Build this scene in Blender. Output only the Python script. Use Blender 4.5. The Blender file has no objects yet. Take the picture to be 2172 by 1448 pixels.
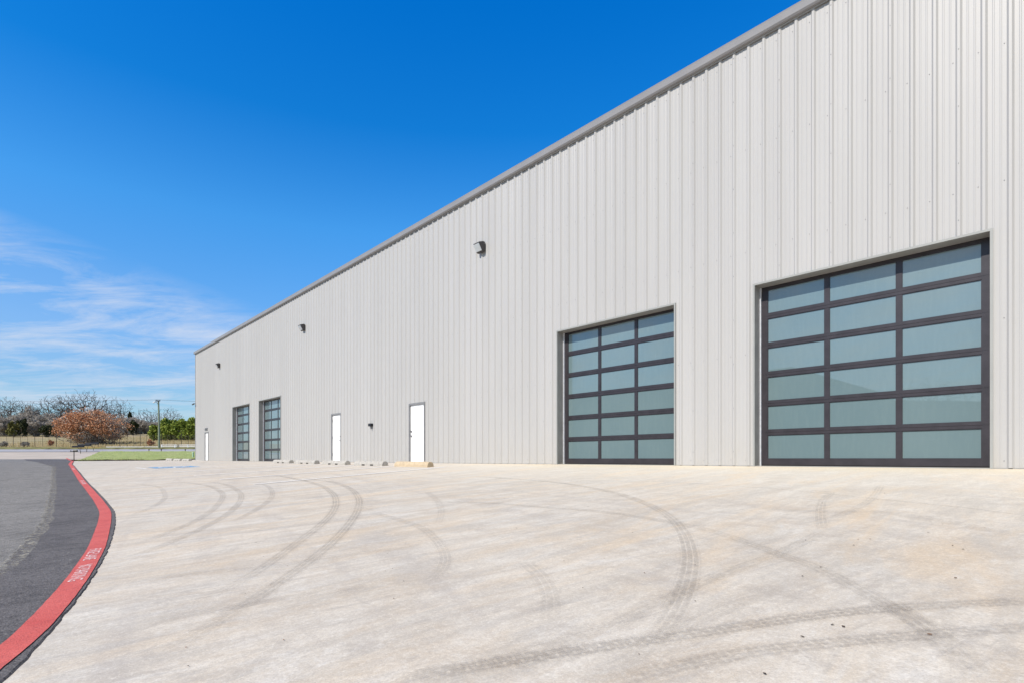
import bpy, bmesh, math, random
import numpy as np
from mathutils import Vector, Matrix
R = math.radians
random.seed(7); rng = np.random.default_rng(7)
scene = bpy.context.scene
COL = scene.collection

# ------------------------------------------------------------------ camera
F = 1160.0; CX = 1086.0; HY = 972.0; EYE = 0.15        # focal length (photo px), centre, horizon, eye height over the floor slab
cam_d = bpy.data.cameras.new('camera'); cam = bpy.data.objects.new('camera', cam_d); COL.objects.link(cam)
cam.location = (0, 0, EYE); cam.rotation_euler = (R(90), 0, 0)
cam_d.sensor_width = 36; cam_d.lens = F / 2172 * 36
cam_d.shift_y = (HY - 724) / 2172; cam_d.clip_start = 0.05; cam_d.clip_end = 6000
scene.camera = cam

# wall frame: d runs along the wall (away), n into the wall
DX, DY = -0.6768, 0.7362
NX, NY = 0.7362, 0.6768
WD = 11.106                                              # camera to wall
SUN_EL = 43.0
SX = -NX * math.cos(R(6)) - DX * math.sin(R(6)); SY = -NY * math.cos(R(6)) - DY * math.sin(R(6))
SUN_ROT = math.atan2(SX, SY)

# ------------------------------------------------------------------ world, sun, exposure
w = bpy.data.worlds.new('World'); scene.world = w; w.use_nodes = True
nt = w.node_tree; N = nt.nodes; L = nt.links; N.clear()
def nd(t, **k):
    n_ = N.new(t)
    for a_, v_ in k.items(): setattr(n_, a_, v_)
    return n_
sky = nd('ShaderNodeTexSky'); sky.sky_type = 'NISHITA'; sky.sun_disc = False
sky.sun_elevation = R(SUN_EL); sky.sun_rotation = SUN_ROT
sky.altitude = 300; sky.air_density = 1.0; sky.dust_density = 0.35; sky.ozone_density = 3.0
tc = nd('ShaderNodeTexCoord')
sep = nd('ShaderNodeSeparateXYZ'); L.new(tc.outputs['Generated'], sep.inputs[0])
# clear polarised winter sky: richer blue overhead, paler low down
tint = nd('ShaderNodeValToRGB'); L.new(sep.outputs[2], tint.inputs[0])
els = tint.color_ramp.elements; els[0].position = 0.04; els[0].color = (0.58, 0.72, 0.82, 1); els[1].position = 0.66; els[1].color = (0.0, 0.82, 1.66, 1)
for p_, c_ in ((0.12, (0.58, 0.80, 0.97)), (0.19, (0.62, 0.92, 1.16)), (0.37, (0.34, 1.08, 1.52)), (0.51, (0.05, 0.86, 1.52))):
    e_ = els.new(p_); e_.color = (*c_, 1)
# the sunward half of the sky (behind the camera) and the zenith are toned neutral and dimmer, to cut blue fill light
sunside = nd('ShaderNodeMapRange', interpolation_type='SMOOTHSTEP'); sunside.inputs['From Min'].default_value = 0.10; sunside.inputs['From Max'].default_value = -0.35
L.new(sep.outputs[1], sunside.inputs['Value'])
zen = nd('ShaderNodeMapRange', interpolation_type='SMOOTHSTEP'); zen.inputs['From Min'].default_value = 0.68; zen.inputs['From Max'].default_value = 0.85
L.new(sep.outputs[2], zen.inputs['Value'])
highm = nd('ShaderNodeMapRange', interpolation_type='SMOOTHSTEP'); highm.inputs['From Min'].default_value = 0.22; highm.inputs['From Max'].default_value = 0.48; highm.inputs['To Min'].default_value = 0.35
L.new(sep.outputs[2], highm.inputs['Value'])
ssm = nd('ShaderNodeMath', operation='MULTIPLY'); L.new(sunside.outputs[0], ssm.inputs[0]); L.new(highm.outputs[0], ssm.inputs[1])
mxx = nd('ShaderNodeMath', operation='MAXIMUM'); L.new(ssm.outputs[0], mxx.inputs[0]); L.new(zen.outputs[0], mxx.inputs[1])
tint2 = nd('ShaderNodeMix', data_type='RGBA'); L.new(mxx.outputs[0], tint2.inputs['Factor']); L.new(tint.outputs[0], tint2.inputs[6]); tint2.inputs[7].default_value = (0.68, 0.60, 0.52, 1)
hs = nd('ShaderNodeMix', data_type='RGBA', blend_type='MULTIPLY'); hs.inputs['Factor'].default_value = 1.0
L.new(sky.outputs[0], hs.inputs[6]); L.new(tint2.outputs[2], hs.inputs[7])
def mth(op, a, b=None, clamp=False):
    m_ = nd('ShaderNodeMath', operation=op, use_clamp=clamp)
    for i_, v_ in enumerate((a, b)):
        if v_ is None: continue
        if hasattr(v_, 'default_value') or hasattr(v_, 'is_linked'): L.new(v_, m_.inputs[i_])
        else: m_.inputs[i_].default_value = v_
    return m_.outputs[0]
# wispy clouds, low on the left: project the direction on a flat layer
zc = mth('MAXIMUM', sep.outputs[2], 0.02)
px_ = mth('DIVIDE', sep.outputs[0], mth('ADD', zc, 0.10)); py_ = mth('DIVIDE', sep.outputs[1], mth('ADD', zc, 0.10))
cb = nd('ShaderNodeCombineXYZ'); L.new(px_, cb.inputs[0]); L.new(py_, cb.inputs[1])
mp = nd('ShaderNodeMapping'); mp.inputs['Rotation'].default_value = (0, 0, R(-38)); mp.inputs['Scale'].default_value = (1.0, 1.9, 1)
L.new(cb.outputs[0], mp.inputs[0])
n1 = nd('ShaderNodeTexNoise'); n1.inputs['Scale'].default_value = 1.5; n1.inputs['Detail'].default_value = 9; n1.inputs['Roughness'].default_value = 0.68; n1.inputs['Distortion'].default_value = 0.5
L.new(mp.outputs[0], n1.inputs['Vector'])
cr = nd('ShaderNodeMapRange'); cr.inputs['From Min'].default_value = 0.41; cr.inputs['From Max'].default_value = 0.72; cr.inputs['To Min'].default_value = 0.07
L.new(n1.outputs[0], cr.inputs['Value'])
# band mask by elevation and by azimuth (x/y of direction)
az = mth('DIVIDE', sep.outputs[0], mth('MAXIMUM', sep.outputs[1], 0.05))
tan_el = mth('DIVIDE', sep.outputs[2], mth('MAXIMUM', sep.outputs[1], 0.05))
top_line = mth('ADD', mth('MULTIPLY', az, -0.38), 0.075)      # cloud bank is higher towards the left
e1 = nd('ShaderNodeMapRange'); e1.inputs['From Min'].default_value = 0.03; e1.inputs['From Max'].default_value = -0.05; L.new(mth('SUBTRACT', tan_el, top_line), e1.inputs['Value'])
e2 = nd('ShaderNodeMapRange'); e2.inputs['From Min'].default_value = -0.05; e2.inputs['From Max'].default_value = 0.12; L.new(tan_el, e2.inputs['Value'])
mask = mth('MULTIPLY', mth('MULTIPLY', e1.outputs[0], e2.outputs[0]), cr.outputs[0])
mask = mth('MULTIPLY', mask, 0.85, True)
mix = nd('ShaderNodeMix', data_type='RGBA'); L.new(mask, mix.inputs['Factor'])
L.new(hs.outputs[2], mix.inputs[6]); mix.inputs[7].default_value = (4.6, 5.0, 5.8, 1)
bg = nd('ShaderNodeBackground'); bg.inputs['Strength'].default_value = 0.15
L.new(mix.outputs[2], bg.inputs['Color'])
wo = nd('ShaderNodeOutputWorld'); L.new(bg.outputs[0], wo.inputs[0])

sl = bpy.data.lights.new('sun', 'SUN'); sl.energy = 4.9; sl.angle = R(0.5); sl.color = (1.0, 0.94, 0.86)
so = bpy.data.objects.new('sun', sl); COL.objects.link(so)
ce = math.cos(R(SUN_EL)); h_ = math.hypot(SX, SY)
sdir = Vector((SX / h_ * ce, SY / h_ * ce, math.sin(R(SUN_EL))))
so.rotation_euler = sdir.to_track_quat('Z', 'Y').to_euler(); so.location = sdir * 50
scene.view_settings.view_transform = 'Standard'; scene.view_settings.look = 'None'
scene.view_settings.exposure = 0.0; scene.view_settings.gamma = 1.0

# ------------------------------------------------------------------ helpers
def tag(o, label=None, cat=None, group=None, kind=None):
    if label: o['label'] = label
    if cat: o['category'] = cat
    if group: o['group'] = group
    if kind: o['kind'] = kind
    return o
def empty(name, loc=(0, 0, 0), label=None, cat=None, group=None):
    o = bpy.data.objects.new(name, None); o.empty_display_size = 0.2; o.location = loc; COL.objects.link(o)
    return tag(o, label, cat, group)
class MB:
    def __init__(s): s.v = []; s.f = []; s.m = []; s.uv = None
    def add(s, vs, fs, mi=0):
        b = len(s.v); s.v += [tuple(p) for p in vs]; s.f += [tuple(b + i for i in f) for f in fs]; s.m += [mi] * len(fs)
    def box8(s, p, mi=0):
        s.add(p, [(0, 3, 2, 1), (4, 5, 6, 7), (0, 1, 5, 4), (1, 2, 6, 5), (2, 3, 7, 6), (3, 0, 4, 7)], mi)
    def box(s, x0, x1, y0, y1, z0, z1, mi=0):
        s.box8([(x0, y0, z0), (x1, y0, z0), (x1, y1, z0), (x0, y1, z0), (x0, y0, z1), (x1, y0, z1), (x1, y1, z1), (x0, y1, z1)], mi)
    def wbox(s, a0, a1, h0, h1, o0, o1, mi=0):           # box in wall coordinates: along, height, out of the wall
        s.box8([W(a0, o0, h0), W(a1, o0, h0), W(a1, o1, h0), W(a0, o1, h0), W(a0, o0, h1), W(a1, o0, h1), W(a1, o1, h1), W(a0, o1, h1)], mi)
    def tube(s, pts, rad, seg=6, mi=0, caps=True):
        pts = [Vector(p) for p in pts]; n = len(pts)
        if not hasattr(rad, '__len__'): rad = [rad] * n
        rings = []
        for i, p in enumerate(pts):
            t = (pts[min(i + 1, n - 1)] - pts[max(i - 1, 0)])
            if t.length < 1e-9: t = Vector((0, 0, 1))
            t.normalize(); u = t.cross(Vector((0.13, 0.31, 0.94)) if abs(t.z) < .9 else Vector((1, 0.1, 0))).normalized(); v = t.cross(u)
            rings.append([p + (u * math.cos(k * 2 * math.pi / seg) + v * math.sin(k * 2 * math.pi / seg)) * rad[i] for k in range(seg)])
        vs = [q for r in rings for q in r]; fs = []
        for i in range(n - 1):
            for k in range(seg):
                fs.append((i * seg + k, i * seg + (k + 1) % seg, (i + 1) * seg + (k + 1) % seg, (i + 1) * seg + k))
        if caps: fs.append(tuple(range(seg))[::-1]); fs.append(tuple((n - 1) * seg + k for k in range(seg)))
        s.add(vs, fs, mi)
    def prism(s, prof, fn0, fn1, mi=0):                   # closed profile swept between two placement functions
        n = len(prof); vs = [fn0(*p) for p in prof] + [fn1(*p) for p in prof]
        fs = [(i, (i + 1) % n, n + (i + 1) % n, n + i) for i in range(n)] + [tuple(range(n))[::-1], tuple(range(n, 2 * n))]
        s.add(vs, fs, mi)
    def build(s, name, mats, parent=None, smooth=False, bevel=0, origin=None):
        me = bpy.data.meshes.new(name)
        vs = s.v
        if origin is not None: vs = [(x - origin[0], y - origin[1], z - origin[2]) for x, y, z in vs]
        me.from_pydata(vs, [], s.f)
        if not isinstance(mats, (list, tuple)): mats = [mats]
        for m_ in mats: me.materials.append(m_)
        if len(mats) > 1: me.polygons.foreach_set('material_index', s.m)
        if s.uv is not None:
            ul = me.uv_layers.new(name='UVMap'); lv = np.empty(len(me.loops), dtype=np.int32); me.loops.foreach_get('vertex_index', lv)
            ul.data.foreach_set('uv', np.array(s.uv, dtype=np.float32)[lv].ravel())
        bm = bmesh.new(); bm.from_mesh(me)
        if len(bm.faces) < 30000: bmesh.ops.recalc_face_normals(bm, faces=bm.faces) if s.uv is None else None
        if bevel > 0:
            bmesh.ops.remove_doubles(bm, verts=bm.verts, dist=1e-5)
            bmesh.ops.bevel(bm, geom=[e for e in bm.edges if e.is_manifold and e.calc_face_angle(0) > 0.5], offset=bevel, segments=2, affect='EDGES', clamp_overlap=True)
        bm.to_mesh(me); bm.free()
        if smooth: me.polygons.foreach_set('use_smooth', [True] * len(me.polygons))
        o = bpy.data.objects.new(name, me); COL.objects.link(o)
        if origin is not None: o.location = origin
        if parent is not None:
            o.parent = parent
            if origin is None: o.matrix_parent_inverse = Matrix.Translation(parent.location).inverted()
            else: o.location = Vector(origin) - world_loc(parent)
        me.update()
        return o
def world_loc(o):
    l_ = Vector(o.location)
    if o.parent: l_ = l_ + world_loc(o.parent)
    return l_
def W(a, out, h):
    return (a * DX + (WD - out) * NX, a * DY + (WD - out) * NY, h)
def ad(x, y): return x * DX + y * DY, WD - (x * NX + y * NY)

def sstep(t): t = np.clip(t, 0, 1); return t * t * (3 - 2 * t)
MA = np.array([-60, 9, 13.3, 16, 18.6, 22.4, 25, 32, 42, 50, 400.]); MM = np.array([.065, .065, .0645, .0585, .0535, .041, .034, .018, .006, .002, .0])
_ga = np.linspace(-60, 120, 1801); _gm = np.convolve(np.pad(np.interp(_ga, MA, MM), 15, mode='edge'), np.ones(31) / 31, mode='valid')
FYk = np.array([-3000, 41, 44, 48, 58, 70, 78, 83, 90, 125, 150, 200, 400, 3000.]); FZk = np.array([0, 0, .02, .15, .55, 1.05, 1.5, 1.82, 2.4, 5.15, 7.3, 8.6, 9, 9.])
def gz(x, y):
    x = np.asarray(x, float); y = np.asarray(y, float)
    a = x * DX + y * DY; D = WD - (x * NX + y * NY)
    Dc = np.where(D < 0, 0, np.where(D < 12, D, 12 + 3 * (1 - np.exp(-(np.maximum(D, 12) - 12) / 3))))
    return -np.interp(a, _ga, _gm) * Dc + np.interp(y, FYk, FZk)
def ray(px, py):
    """point of the ground that the photo shows at this pixel"""
    u = (px - CX) / F; v = (HY - py) / F
    t = np.concatenate([np.linspace(0.5, 60, 6000), np.linspace(60, 400, 6000)])
    g = EYE + v * t - gz(u * t, t)
    i = np.argmax(g < 0)
    if g[i] >= 0: i = len(t) - 1
    t0, t1 = t[i - 1], t[i]; g0, g1 = g[i - 1], g[i]
    tt = t0 + (t1 - t0) * g0 / (g0 - g1) if g0 != g1 else t0
    return np.array([u * tt, tt])
def at(px, Y): return (px - CX) / F * Y
def spline(pts, step=0.1):
    p = np.array(pts, float); P = np.vstack([2 * p[0] - p[1], p, 2 * p[-1] - p[-2]]); out = []
    for i in range(1, len(P) - 2):
        L_ = np.linalg.norm(P[i + 1] - P[i]); n = max(2, int(L_ / step))
        t = np.linspace(0, 1, n, endpoint=False)[:, None]
        out.append(0.5 * ((2 * P[i]) + (-P[i - 1] + P[i + 1]) * t + (2 * P[i - 1] - 5 * P[i] + 4 * P[i + 1] - P[i + 2]) * t ** 2 + (-P[i - 1] + 3 * P[i] - 3 * P[i + 1] + P[i + 2]) * t ** 3))
    out.append(P[-2][None]); return np.vstack(out)
def smooth_line(p, k=5):
    q = p.copy()
    for _ in range(k): q[1:-1] = (q[:-2] + 2 * q[1:-1] + q[2:]) / 4
    return q

# ------------------------------------------------------------------ materials
class Mat:
    def __init__(s, name, base=(.5, .5, .5), rough=.6, metal=0, spec=.5, coat=0):
        s.m = bpy.data.materials.new(name); s.m.use_nodes = True; s.nt = s.m.node_tree
        s.b = s.nt.nodes['Principled BSDF']; s.out = s.nt.nodes['Material Output']
        s.b.inputs['Base Color'].default_value = (*base, 1); s.b.inputs['Roughness'].default_value = rough; s.b.inputs['Metallic'].default_value = metal
        s.b.inputs['Specular IOR Level'].default_value = spec; s.b.inputs['Coat Weight'].default_value = coat; s.b.inputs['Coat Roughness'].default_value = .03
    def n(s, t, **k):
        x = s.nt.nodes.new(t)
        for a_, v_ in k.items(): setattr(x, a_, v_)
        return x
    def l(s, a, b): s.nt.links.new(a, b)
    def coord(s, kind='Object', scale=(1, 1, 1), rot=(0, 0, 0)):
        if kind == 'Pos': src = s.n('ShaderNodeNewGeometry').outputs['Position']
        else: src = s.n('ShaderNodeTexCoord').outputs[kind]
        m = s.n('ShaderNodeMapping'); m.inputs['Scale'].default_value = scale; m.inputs['Rotation'].default_value = rot
        s.l(src, m.inputs[0]); return m.outputs[0]
    def noise(s, vec, scale, detail=5, rough=.55, dist=0):
        x = s.n('ShaderNodeTexNoise'); x.inputs['Scale'].default_value = scale; x.inputs['Detail'].default_value = detail
        x.inputs['Roughness'].default_value = rough; x.inputs['Distortion'].default_value = dist; s.l(vec, x.inputs['Vector']); return x.outputs[0]
    def rng(s, v, a, b, c=0., d=1.):
        x = s.n('ShaderNodeMapRange'); x.inputs['From Min'].default_value = a; x.inputs['From Max'].default_value = b
        x.inputs['To Min'].default_value = c; x.inputs['To Max'].default_value = d; s.l(v, x.inputs['Value']); return x.outputs[0]
    def mix(s, f, a, b, mode='MIX'):
        x = s.n('ShaderNodeMix', data_type='RGBA', blend_type=mode)
        for sock, v in ((x.inputs['Factor'], f), (x.inputs[6], a), (x.inputs[7], b)):
            if isinstance(v, (int, float)): sock.default_value = v
            elif isinstance(v, tuple): sock.default_value = (*v, 1)
            else: s.l(v, sock)
        return x.outputs[2]
    def math(s, op, a, b=0., clamp=False):
        x = s.n('ShaderNodeMath', operation=op, use_clamp=clamp)
        for i, v in enumerate((a, b)):
            if isinstance(v, (int, float)): x.inputs[i].default_value = v
            else: s.l(v, x.inputs[i])
        return x.outputs[0]
    def col(s, c): s.l(c, s.b.inputs['Base Color'])
    def bump(s, h, st=.3, dist=.01):
        x = s.n('ShaderNodeBump'); x.inputs['Strength'].default_value = st; x.inputs['Distance'].default_value = dist
        s.l(h, x.inputs['Height']); s.l(x.outputs[0], s.b.inputs['Normal'])
def simple(name, base, rough=.5, var=.12, scale=6, metal=0, spec=.5, coat=0, bump=0):
    m = Mat(name, base, rough, metal, spec, coat); v = m.coord('Pos')
    nz = m.noise(v, scale, 4)
    lo = tuple(c * (1 - var) for c in base); hi = tuple(min(1, c * (1 + var)) for c in base)
    m.col(m.mix(m.rng(nz, .3, .7), lo, hi))
    if bump: m.bump(m.noise(v, scale * 8, 3), bump, .005)
    return m.m
ROT = math.atan2(DY, DX)

# painted metal siding
m = Mat('painted metal siding', (.6, .6, .6), .42); v = m.coord('Pos')
vs_ = m.coord('Pos', (1.2, 1.2, .12)); n_a = m.noise(vs_, 1.0, 4); n_b = m.noise(v, .35, 3)
c = m.mix(m.rng(n_a, .35, .65), (.428, .421, .411), (.461, .454, .444)); c = m.mix(m.rng(n_b, .35, .7, 0, .5), c, (.455, .447, .43))
sz = m.n('ShaderNodeSeparateXYZ'); m.l(v, sz.inputs[0])
dirt = m.math('MULTIPLY', m.rng(sz.outputs[2], 1.1, 0.0), m.rng(m.noise(m.coord('Pos', (3, 3, 1)), 1.5, 6), .4, .75)); c = m.mix(m.math('MULTIPLY', dirt, .32), c, (.42, .385, .32))
al_ = m.math('ADD', m.math('MULTIPLY', sz.outputs[0], DX), m.math('MULTIPLY', sz.outputs[1], DY))
wn = m.n('ShaderNodeTexWhiteNoise', noise_dimensions='1D'); m.l(m.math('FLOOR', m.math('DIVIDE', m.math('ADD', al_, 54.87 - 3.42 - .0), .9144)), wn.inputs['W'])
c = m.mix(m.rng(wn.outputs['Value'], 0, 1, 0, .09), c, (.30, .295, .28))
m.col(c); m.bump(m.noise(m.coord('Pos', (1, 1, .3)), 1.6, 2), .45, .012); SIDING = m.m
SCREW = simple('zinc screw', (.30, .30, .31), .4, metal=.3)
TRIM = simple('grey painted trim', (.33, .335, .32), .4, .06, 2)
JAMB = simple('grey jamb metal', (.30, .295, .285), .42, .12, 3)
GUTTER = simple('grey gutter paint', (.28, .275, .28), .38, .06, 1.5)
ROOFM = simple('metal roof sheet', (.5, .5, .5), .4)
FRAME = simple('dark bronze aluminium', (.042, .037, .043), .38, .18, 5, metal=.25, spec=.6)
STEELW = simple('galvanised steel track', (.72, .74, .78), .3, .12, 12)
DOORW = simple('white painted steel door', (.90, .90, .90), .35, .02, 3)
DFRAME = simple('grey door frame paint', (.22, .22, .225), .4)
LOCK = simple('satin steel lockset', (.22, .21, .23), .3, metal=.7)
BLACK = simple('black plastic', (.012, .012, .016), .45)
DKBRONZE = simple('dark bronze housing', (.06, .055, .055), .4)
LENS = simple('prismatic lens glass', (.62, .66, .68), .12, .1, 40, coat=.6)
RUBBER = simple('black rubber seal', (.02, .02, .02), .8)
# frosted panes
m = Mat('frosted glass pane', (.2, .3, .34), .35, 0, .5, 1.0); v = m.coord('Pos')
m.b.inputs['Coat Roughness'].default_value = .012; m.b.inputs['Coat IOR'].default_value = 1.85
nz = m.noise(v, .5, 2); c = m.mix(m.rng(nz, .3, .7), (.12, .185, .20), (.145, .21, .22))
m.col(m.mix(m.rng(m.noise(m.coord('Pos', (6, 6, 1)), 3, 4), .45, .8, 0, .25), c, (.18, .25, .25))); GLASS = m.m

# concrete
m = Mat('broom finished concrete', (.5, .48, .45), .85, 0, .3); v = m.coord('Pos')
perp = m.coord('Pos', (1, 1, 1), (0, 0, -math.atan2(NY, NX)))          # x axis along n
def stretch(mm, sx, sy, rot):
    a_ = mm.n('ShaderNodeMapping'); a_.vector_type = 'POINT'; a_.inputs['Rotation'].default_value = (0, 0, rot)
    b_ = mm.n('ShaderNodeMapping'); b_.inputs['Scale'].default_value = (sx, sy, 1)
    mm.l(mm.n('ShaderNodeNewGeometry').outputs['Position'], a_.inputs[0]); mm.l(a_.outputs[0], b_.inputs[0]); return b_.outputs[0]
rn = -math.atan2(NY, NX); rd = -ROT
s1 = m.noise(stretch(m, .20, 1.9, rn + R(4)), 1.6, 8, .66, .5)
s2 = m.noise(stretch(m, .45, 6, rn + R(11)), 2.2, 7, .68, .3)
s3 = m.noise(stretch(m, .15, 1.5, rd + R(14)), 1.9, 7, .64, .5)
s4 = m.noise(stretch(m, .35, 3.2, rn - R(8)), 2.6, 8, .7, .8)
big = m.noise(v, .30, 6, .62, .5); mid = m.noise(v, 1.5, 7, .7, .4); fine = m.noise(v, 55, 4, .7); grit = m.noise(v, 260, 2, .6)
c = m.mix(m.rng(big, .36, .64), (.665, .59, .49), (.62, .585, .53))
c = m.mix(m.rng(s1, .46, .66, 0, .66), c, (.44, .40, .35))
c = m.mix(m.rng(s1, .45, .28, 0, .55), c, (.74, .70, .63))
c = m.mix(m.rng(s4, .49, .66, 0, .5), c, (.46, .43, .385)); c = m.mix(m.rng(s4, .46, .32, 0, .45), c, (.72, .685, .63))
c = m.mix(m.rng(s2, .51, .66, 0, .52), c, (.40, .37, .34))
c = m.mix(m.rng(s3, .52, .65, 0, .55), c, (.46, .42, .38))
sp = m.n('ShaderNodeSeparateXYZ'); m.l(v, sp.inputs[0])
wall_d = m.math('SUBTRACT', WD, m.math('ADD', m.math('MULTIPLY', sp.outputs[0], NX), m.math('MULTIPLY', sp.outputs[1], NY)))
along = m.math('ADD', m.math('MULTIPLY', sp.outputs[0], DX), m.math('MULTIPLY', sp.outputs[1], DY))
# brown and grey cloudy stains
bl1 = m.noise(stretch(m, .8, 1.6, rn + R(8)), 1.3, 8, .74, .6); bl2 = m.noise(v, 2.6, 8, .76, .5)
c = m.mix(m.rng(bl1, .49, .64, 0, .6), c, (.52, .425, .32)); c = m.mix(m.rng(bl1, .44, .30, 0, .6), c, (.76, .75, .72))
c = m.mix(m.rng(bl2, .51, .66, 0, .6), c, (.40, .36, .32)); c = m.mix(m.rng(bl2, .46, .32, 0, .4), c, (.76, .73, .67))
tanm = m.noise(stretch(m, .3, 1.3, rn + R(-6)), 1.1, 7, .68, .8)
near = m.math('MULTIPLY', m.rng(wall_d, 11, 2, .5, 1), m.rng(along, 24, 12, .35, 1))
c = m.mix(m.math('MULTIPLY', m.math('MULTIPLY', m.rng(tanm, .50, .64), near), .6), c, (.72, .54, .34))
c = m.mix(m.math('MULTIPLY', m.rng(wall_d, 5.5, .3), m.rng(along, 18, 9, 0, .5)), c, (.86, .80, .66))
c = m.mix(m.math('MULTIPLY', m.rng(wall_d, 1.2, .0), m.rng(along, 16, 11, 0, .6)), c, (.80, .66, .42))
c = m.mix(m.rng(fine, .38, .66, 0, .34), c, (.40, .365, .33)); c = m.mix(m.rng(fine, .45, .28, 0, .3), c, (.82, .79, .74))
c = m.mix(m.rng(m.noise(v, 7, 6, .8, .3), .58, .72, 0, .5), c, (.42, .37, .325))
g2_ = m.noise(v, 120, 3, .8); g3_ = m.noise(v, 22, 6, .85)
c = m.mix(m.rng(g2_, .52, .68, 0, .42), c, (.36, .33, .30)); c = m.mix(m.rng(g2_, .46, .32, 0, .35), c, (.84, .81, .76))
c = m.mix(m.rng(g3_, .53, .66, 0, .35), c, (.40, .365, .33)); c = m.mix(m.rng(g3_, .46, .34, 0, .3), c, (.82, .79, .73))
# small dark specks
vo = m.n('ShaderNodeTexVoronoi'); vo.inputs['Scale'].default_value = 1.9; vo.inputs['Randomness'].default_value = 1; m.l(v, vo.inputs['Vector'])
c = m.mix(m.rng(vo.outputs['Distance'], .016, .026, .75, 0), c, (.09, .075, .065))
# tooled control joints
c = m.mix(m.rng(m.noise(v, 9, 3), .62, .8, 0, .3), c, (.7, .68, .65))
def joint(coord, period, width):
    ping = m.n('ShaderNodeMath', operation='PINGPONG'); m.l(coord, ping.inputs[0]); ping.inputs[1].default_value = period / 2
    return m.rng(ping.outputs[0], width, width * .5, 0, 1)
j = m.math('MAXIMUM', joint(m.math('ADD', wall_d, 100.0), 4.57, .009), joint(m.math('ADD', along, 100.9), 4.57, .009))
c = m.mix(m.math('MULTIPLY', j, .04), c, (.25, .235, .22))
m.col(c)
hgt = m.math('ADD', m.math('MULTIPLY', fine, .7), m.math('MULTIPLY', grit, .4))
hgt = m.math('SUBTRACT', m.math('ADD', hgt, m.math('MULTIPLY', s2, .8)), m.math('MULTIPLY', j, .1))
m.bump(hgt, .35, .006); CONC = m.m
WSTOP = simple('weathered precast concrete', (.42, .40, .365), .85, .2, 9, bump=.4)
WSTOP2 = simple('tan stained precast concrete', (.52, .415, .28), .85, .14, 9, bump=.4)
SLOT = simple('shadowed slot', (.05, .045, .04), .9)

def asphalt(name, lo, hi):
    m = Mat(name, lo, .9, 0, .35); v = m.coord('Pos')
    st = m.noise(v, 130, 3, .7); ag = m.n('ShaderNodeTexVoronoi'); ag.inputs['Scale'].default_value = 75; m.l(v, ag.inputs['Vector'])
    c = m.mix(m.rng(m.noise(v, .6, 5), .3, .7), lo, hi)
    c = m.mix(m.rng(m.noise(v, 34, 5, .8), .47, .62, 0, .55), c, tuple(x * 1.9 for x in hi)); c = m.mix(m.rng(st, .45, .75, 0, .55), c, tuple(min(1, x * 2.3) for x in hi))
    c = m.mix(m.rng(m.noise(v, 17, 5, .75), .48, .66, 0, .7), c, tuple(x * .45 for x in lo)); c = m.mix(m.rng(m.noise(v, 2.2, 8, .75, .4), .48, .64, 0, .5), c, tuple(x * .55 for x in lo))
    c = m.mix(m.rng(m.noise(v, 4, 6, .7), .58, .75, 0, .4), c, tuple(min(1, x * 1.5) for x in hi))
    c = m.mix(m.rng(m.noise(v, 60, 5, .85), .50, .60, 0, .6), c, tuple(x * .25 for x in lo)); c = m.mix(m.rng(m.noise(v, 48, 4, .85), .55, .64, 0, .5), c, tuple(min(1, x * 2.2) for x in hi)); sp_ = m.n('ShaderNodeTexVoronoi'); sp_.inputs['Scale'].default_value = 5.5; m.l(v, sp_.inputs['Vector'])
    c = m.mix(m.rng(sp_.outputs['Distance'], .05, .075, .6, 0), c, (.4, .38, .34))
    m.col(c); m.bump(m.math('ADD', m.math('ADD', ag.outputs['Distance'], st), m.math('MULTIPLY', m.noise(v, 22, 4), 1.2)), .55, .010); return m.m
ASPH = asphalt('aged grey asphalt', (.175, .167, .16), (.24, .23, .218))
ASPHN = asphalt('newer dark asphalt', (.10, .093, .097), (.14, .132, .133))
m = Mat('faded red road paint', (.6, .09, .09), .75); v = m.coord('Pos')
nz = m.noise(v, 3, 6, .65); c = m.mix(m.rng(nz, .3, .7), (.56, .085, .07), (.70, .15, .125))
c = m.mix(m.rng(m.noise(v, 9, 7, .8), .5, .68, 0, .45), c, (.36, .075, .07)); c = m.mix(m.rng(m.noise(v, 70, 4, .8), .47, .62, 0, .5), c, (.36, .06, .05)); c = m.mix(m.rng(m.noise(v, 25, 5, .7), .66, .78, 0, .6), c, (.12, .10, .10))
m.col(c); m.bump(m.noise(v, 120, 3), .8, .006); RED = m.m
def worn_paint(name, colr, lo, hi, sc=14):
    m = Mat(name, colr, .8); v = m.coord('Pos')
    nz = m.noise(v, sc, 6, .7); tr = m.n('ShaderNodeBsdfTransparent'); ms = m.n('ShaderNodeMixShader')
    m.l(m.rng(nz, lo, hi), ms.inputs[0]); m.l(tr.outputs[0], ms.inputs[1]); m.l(m.b.outputs[0], ms.inputs[2]); m.l(ms.outputs[0], m.out.inputs[0]); return m.m
LETTER = worn_paint('worn white stencil paint', (.88, .74, .74), .34, .52, 40)
LINEW = worn_paint('white parking paint', (.97, .97, .97), .26, .42, 5)
BLUEP = worn_paint('blue accessible parking paint', (.20, .43, .72), .38, .56, 6)
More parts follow.
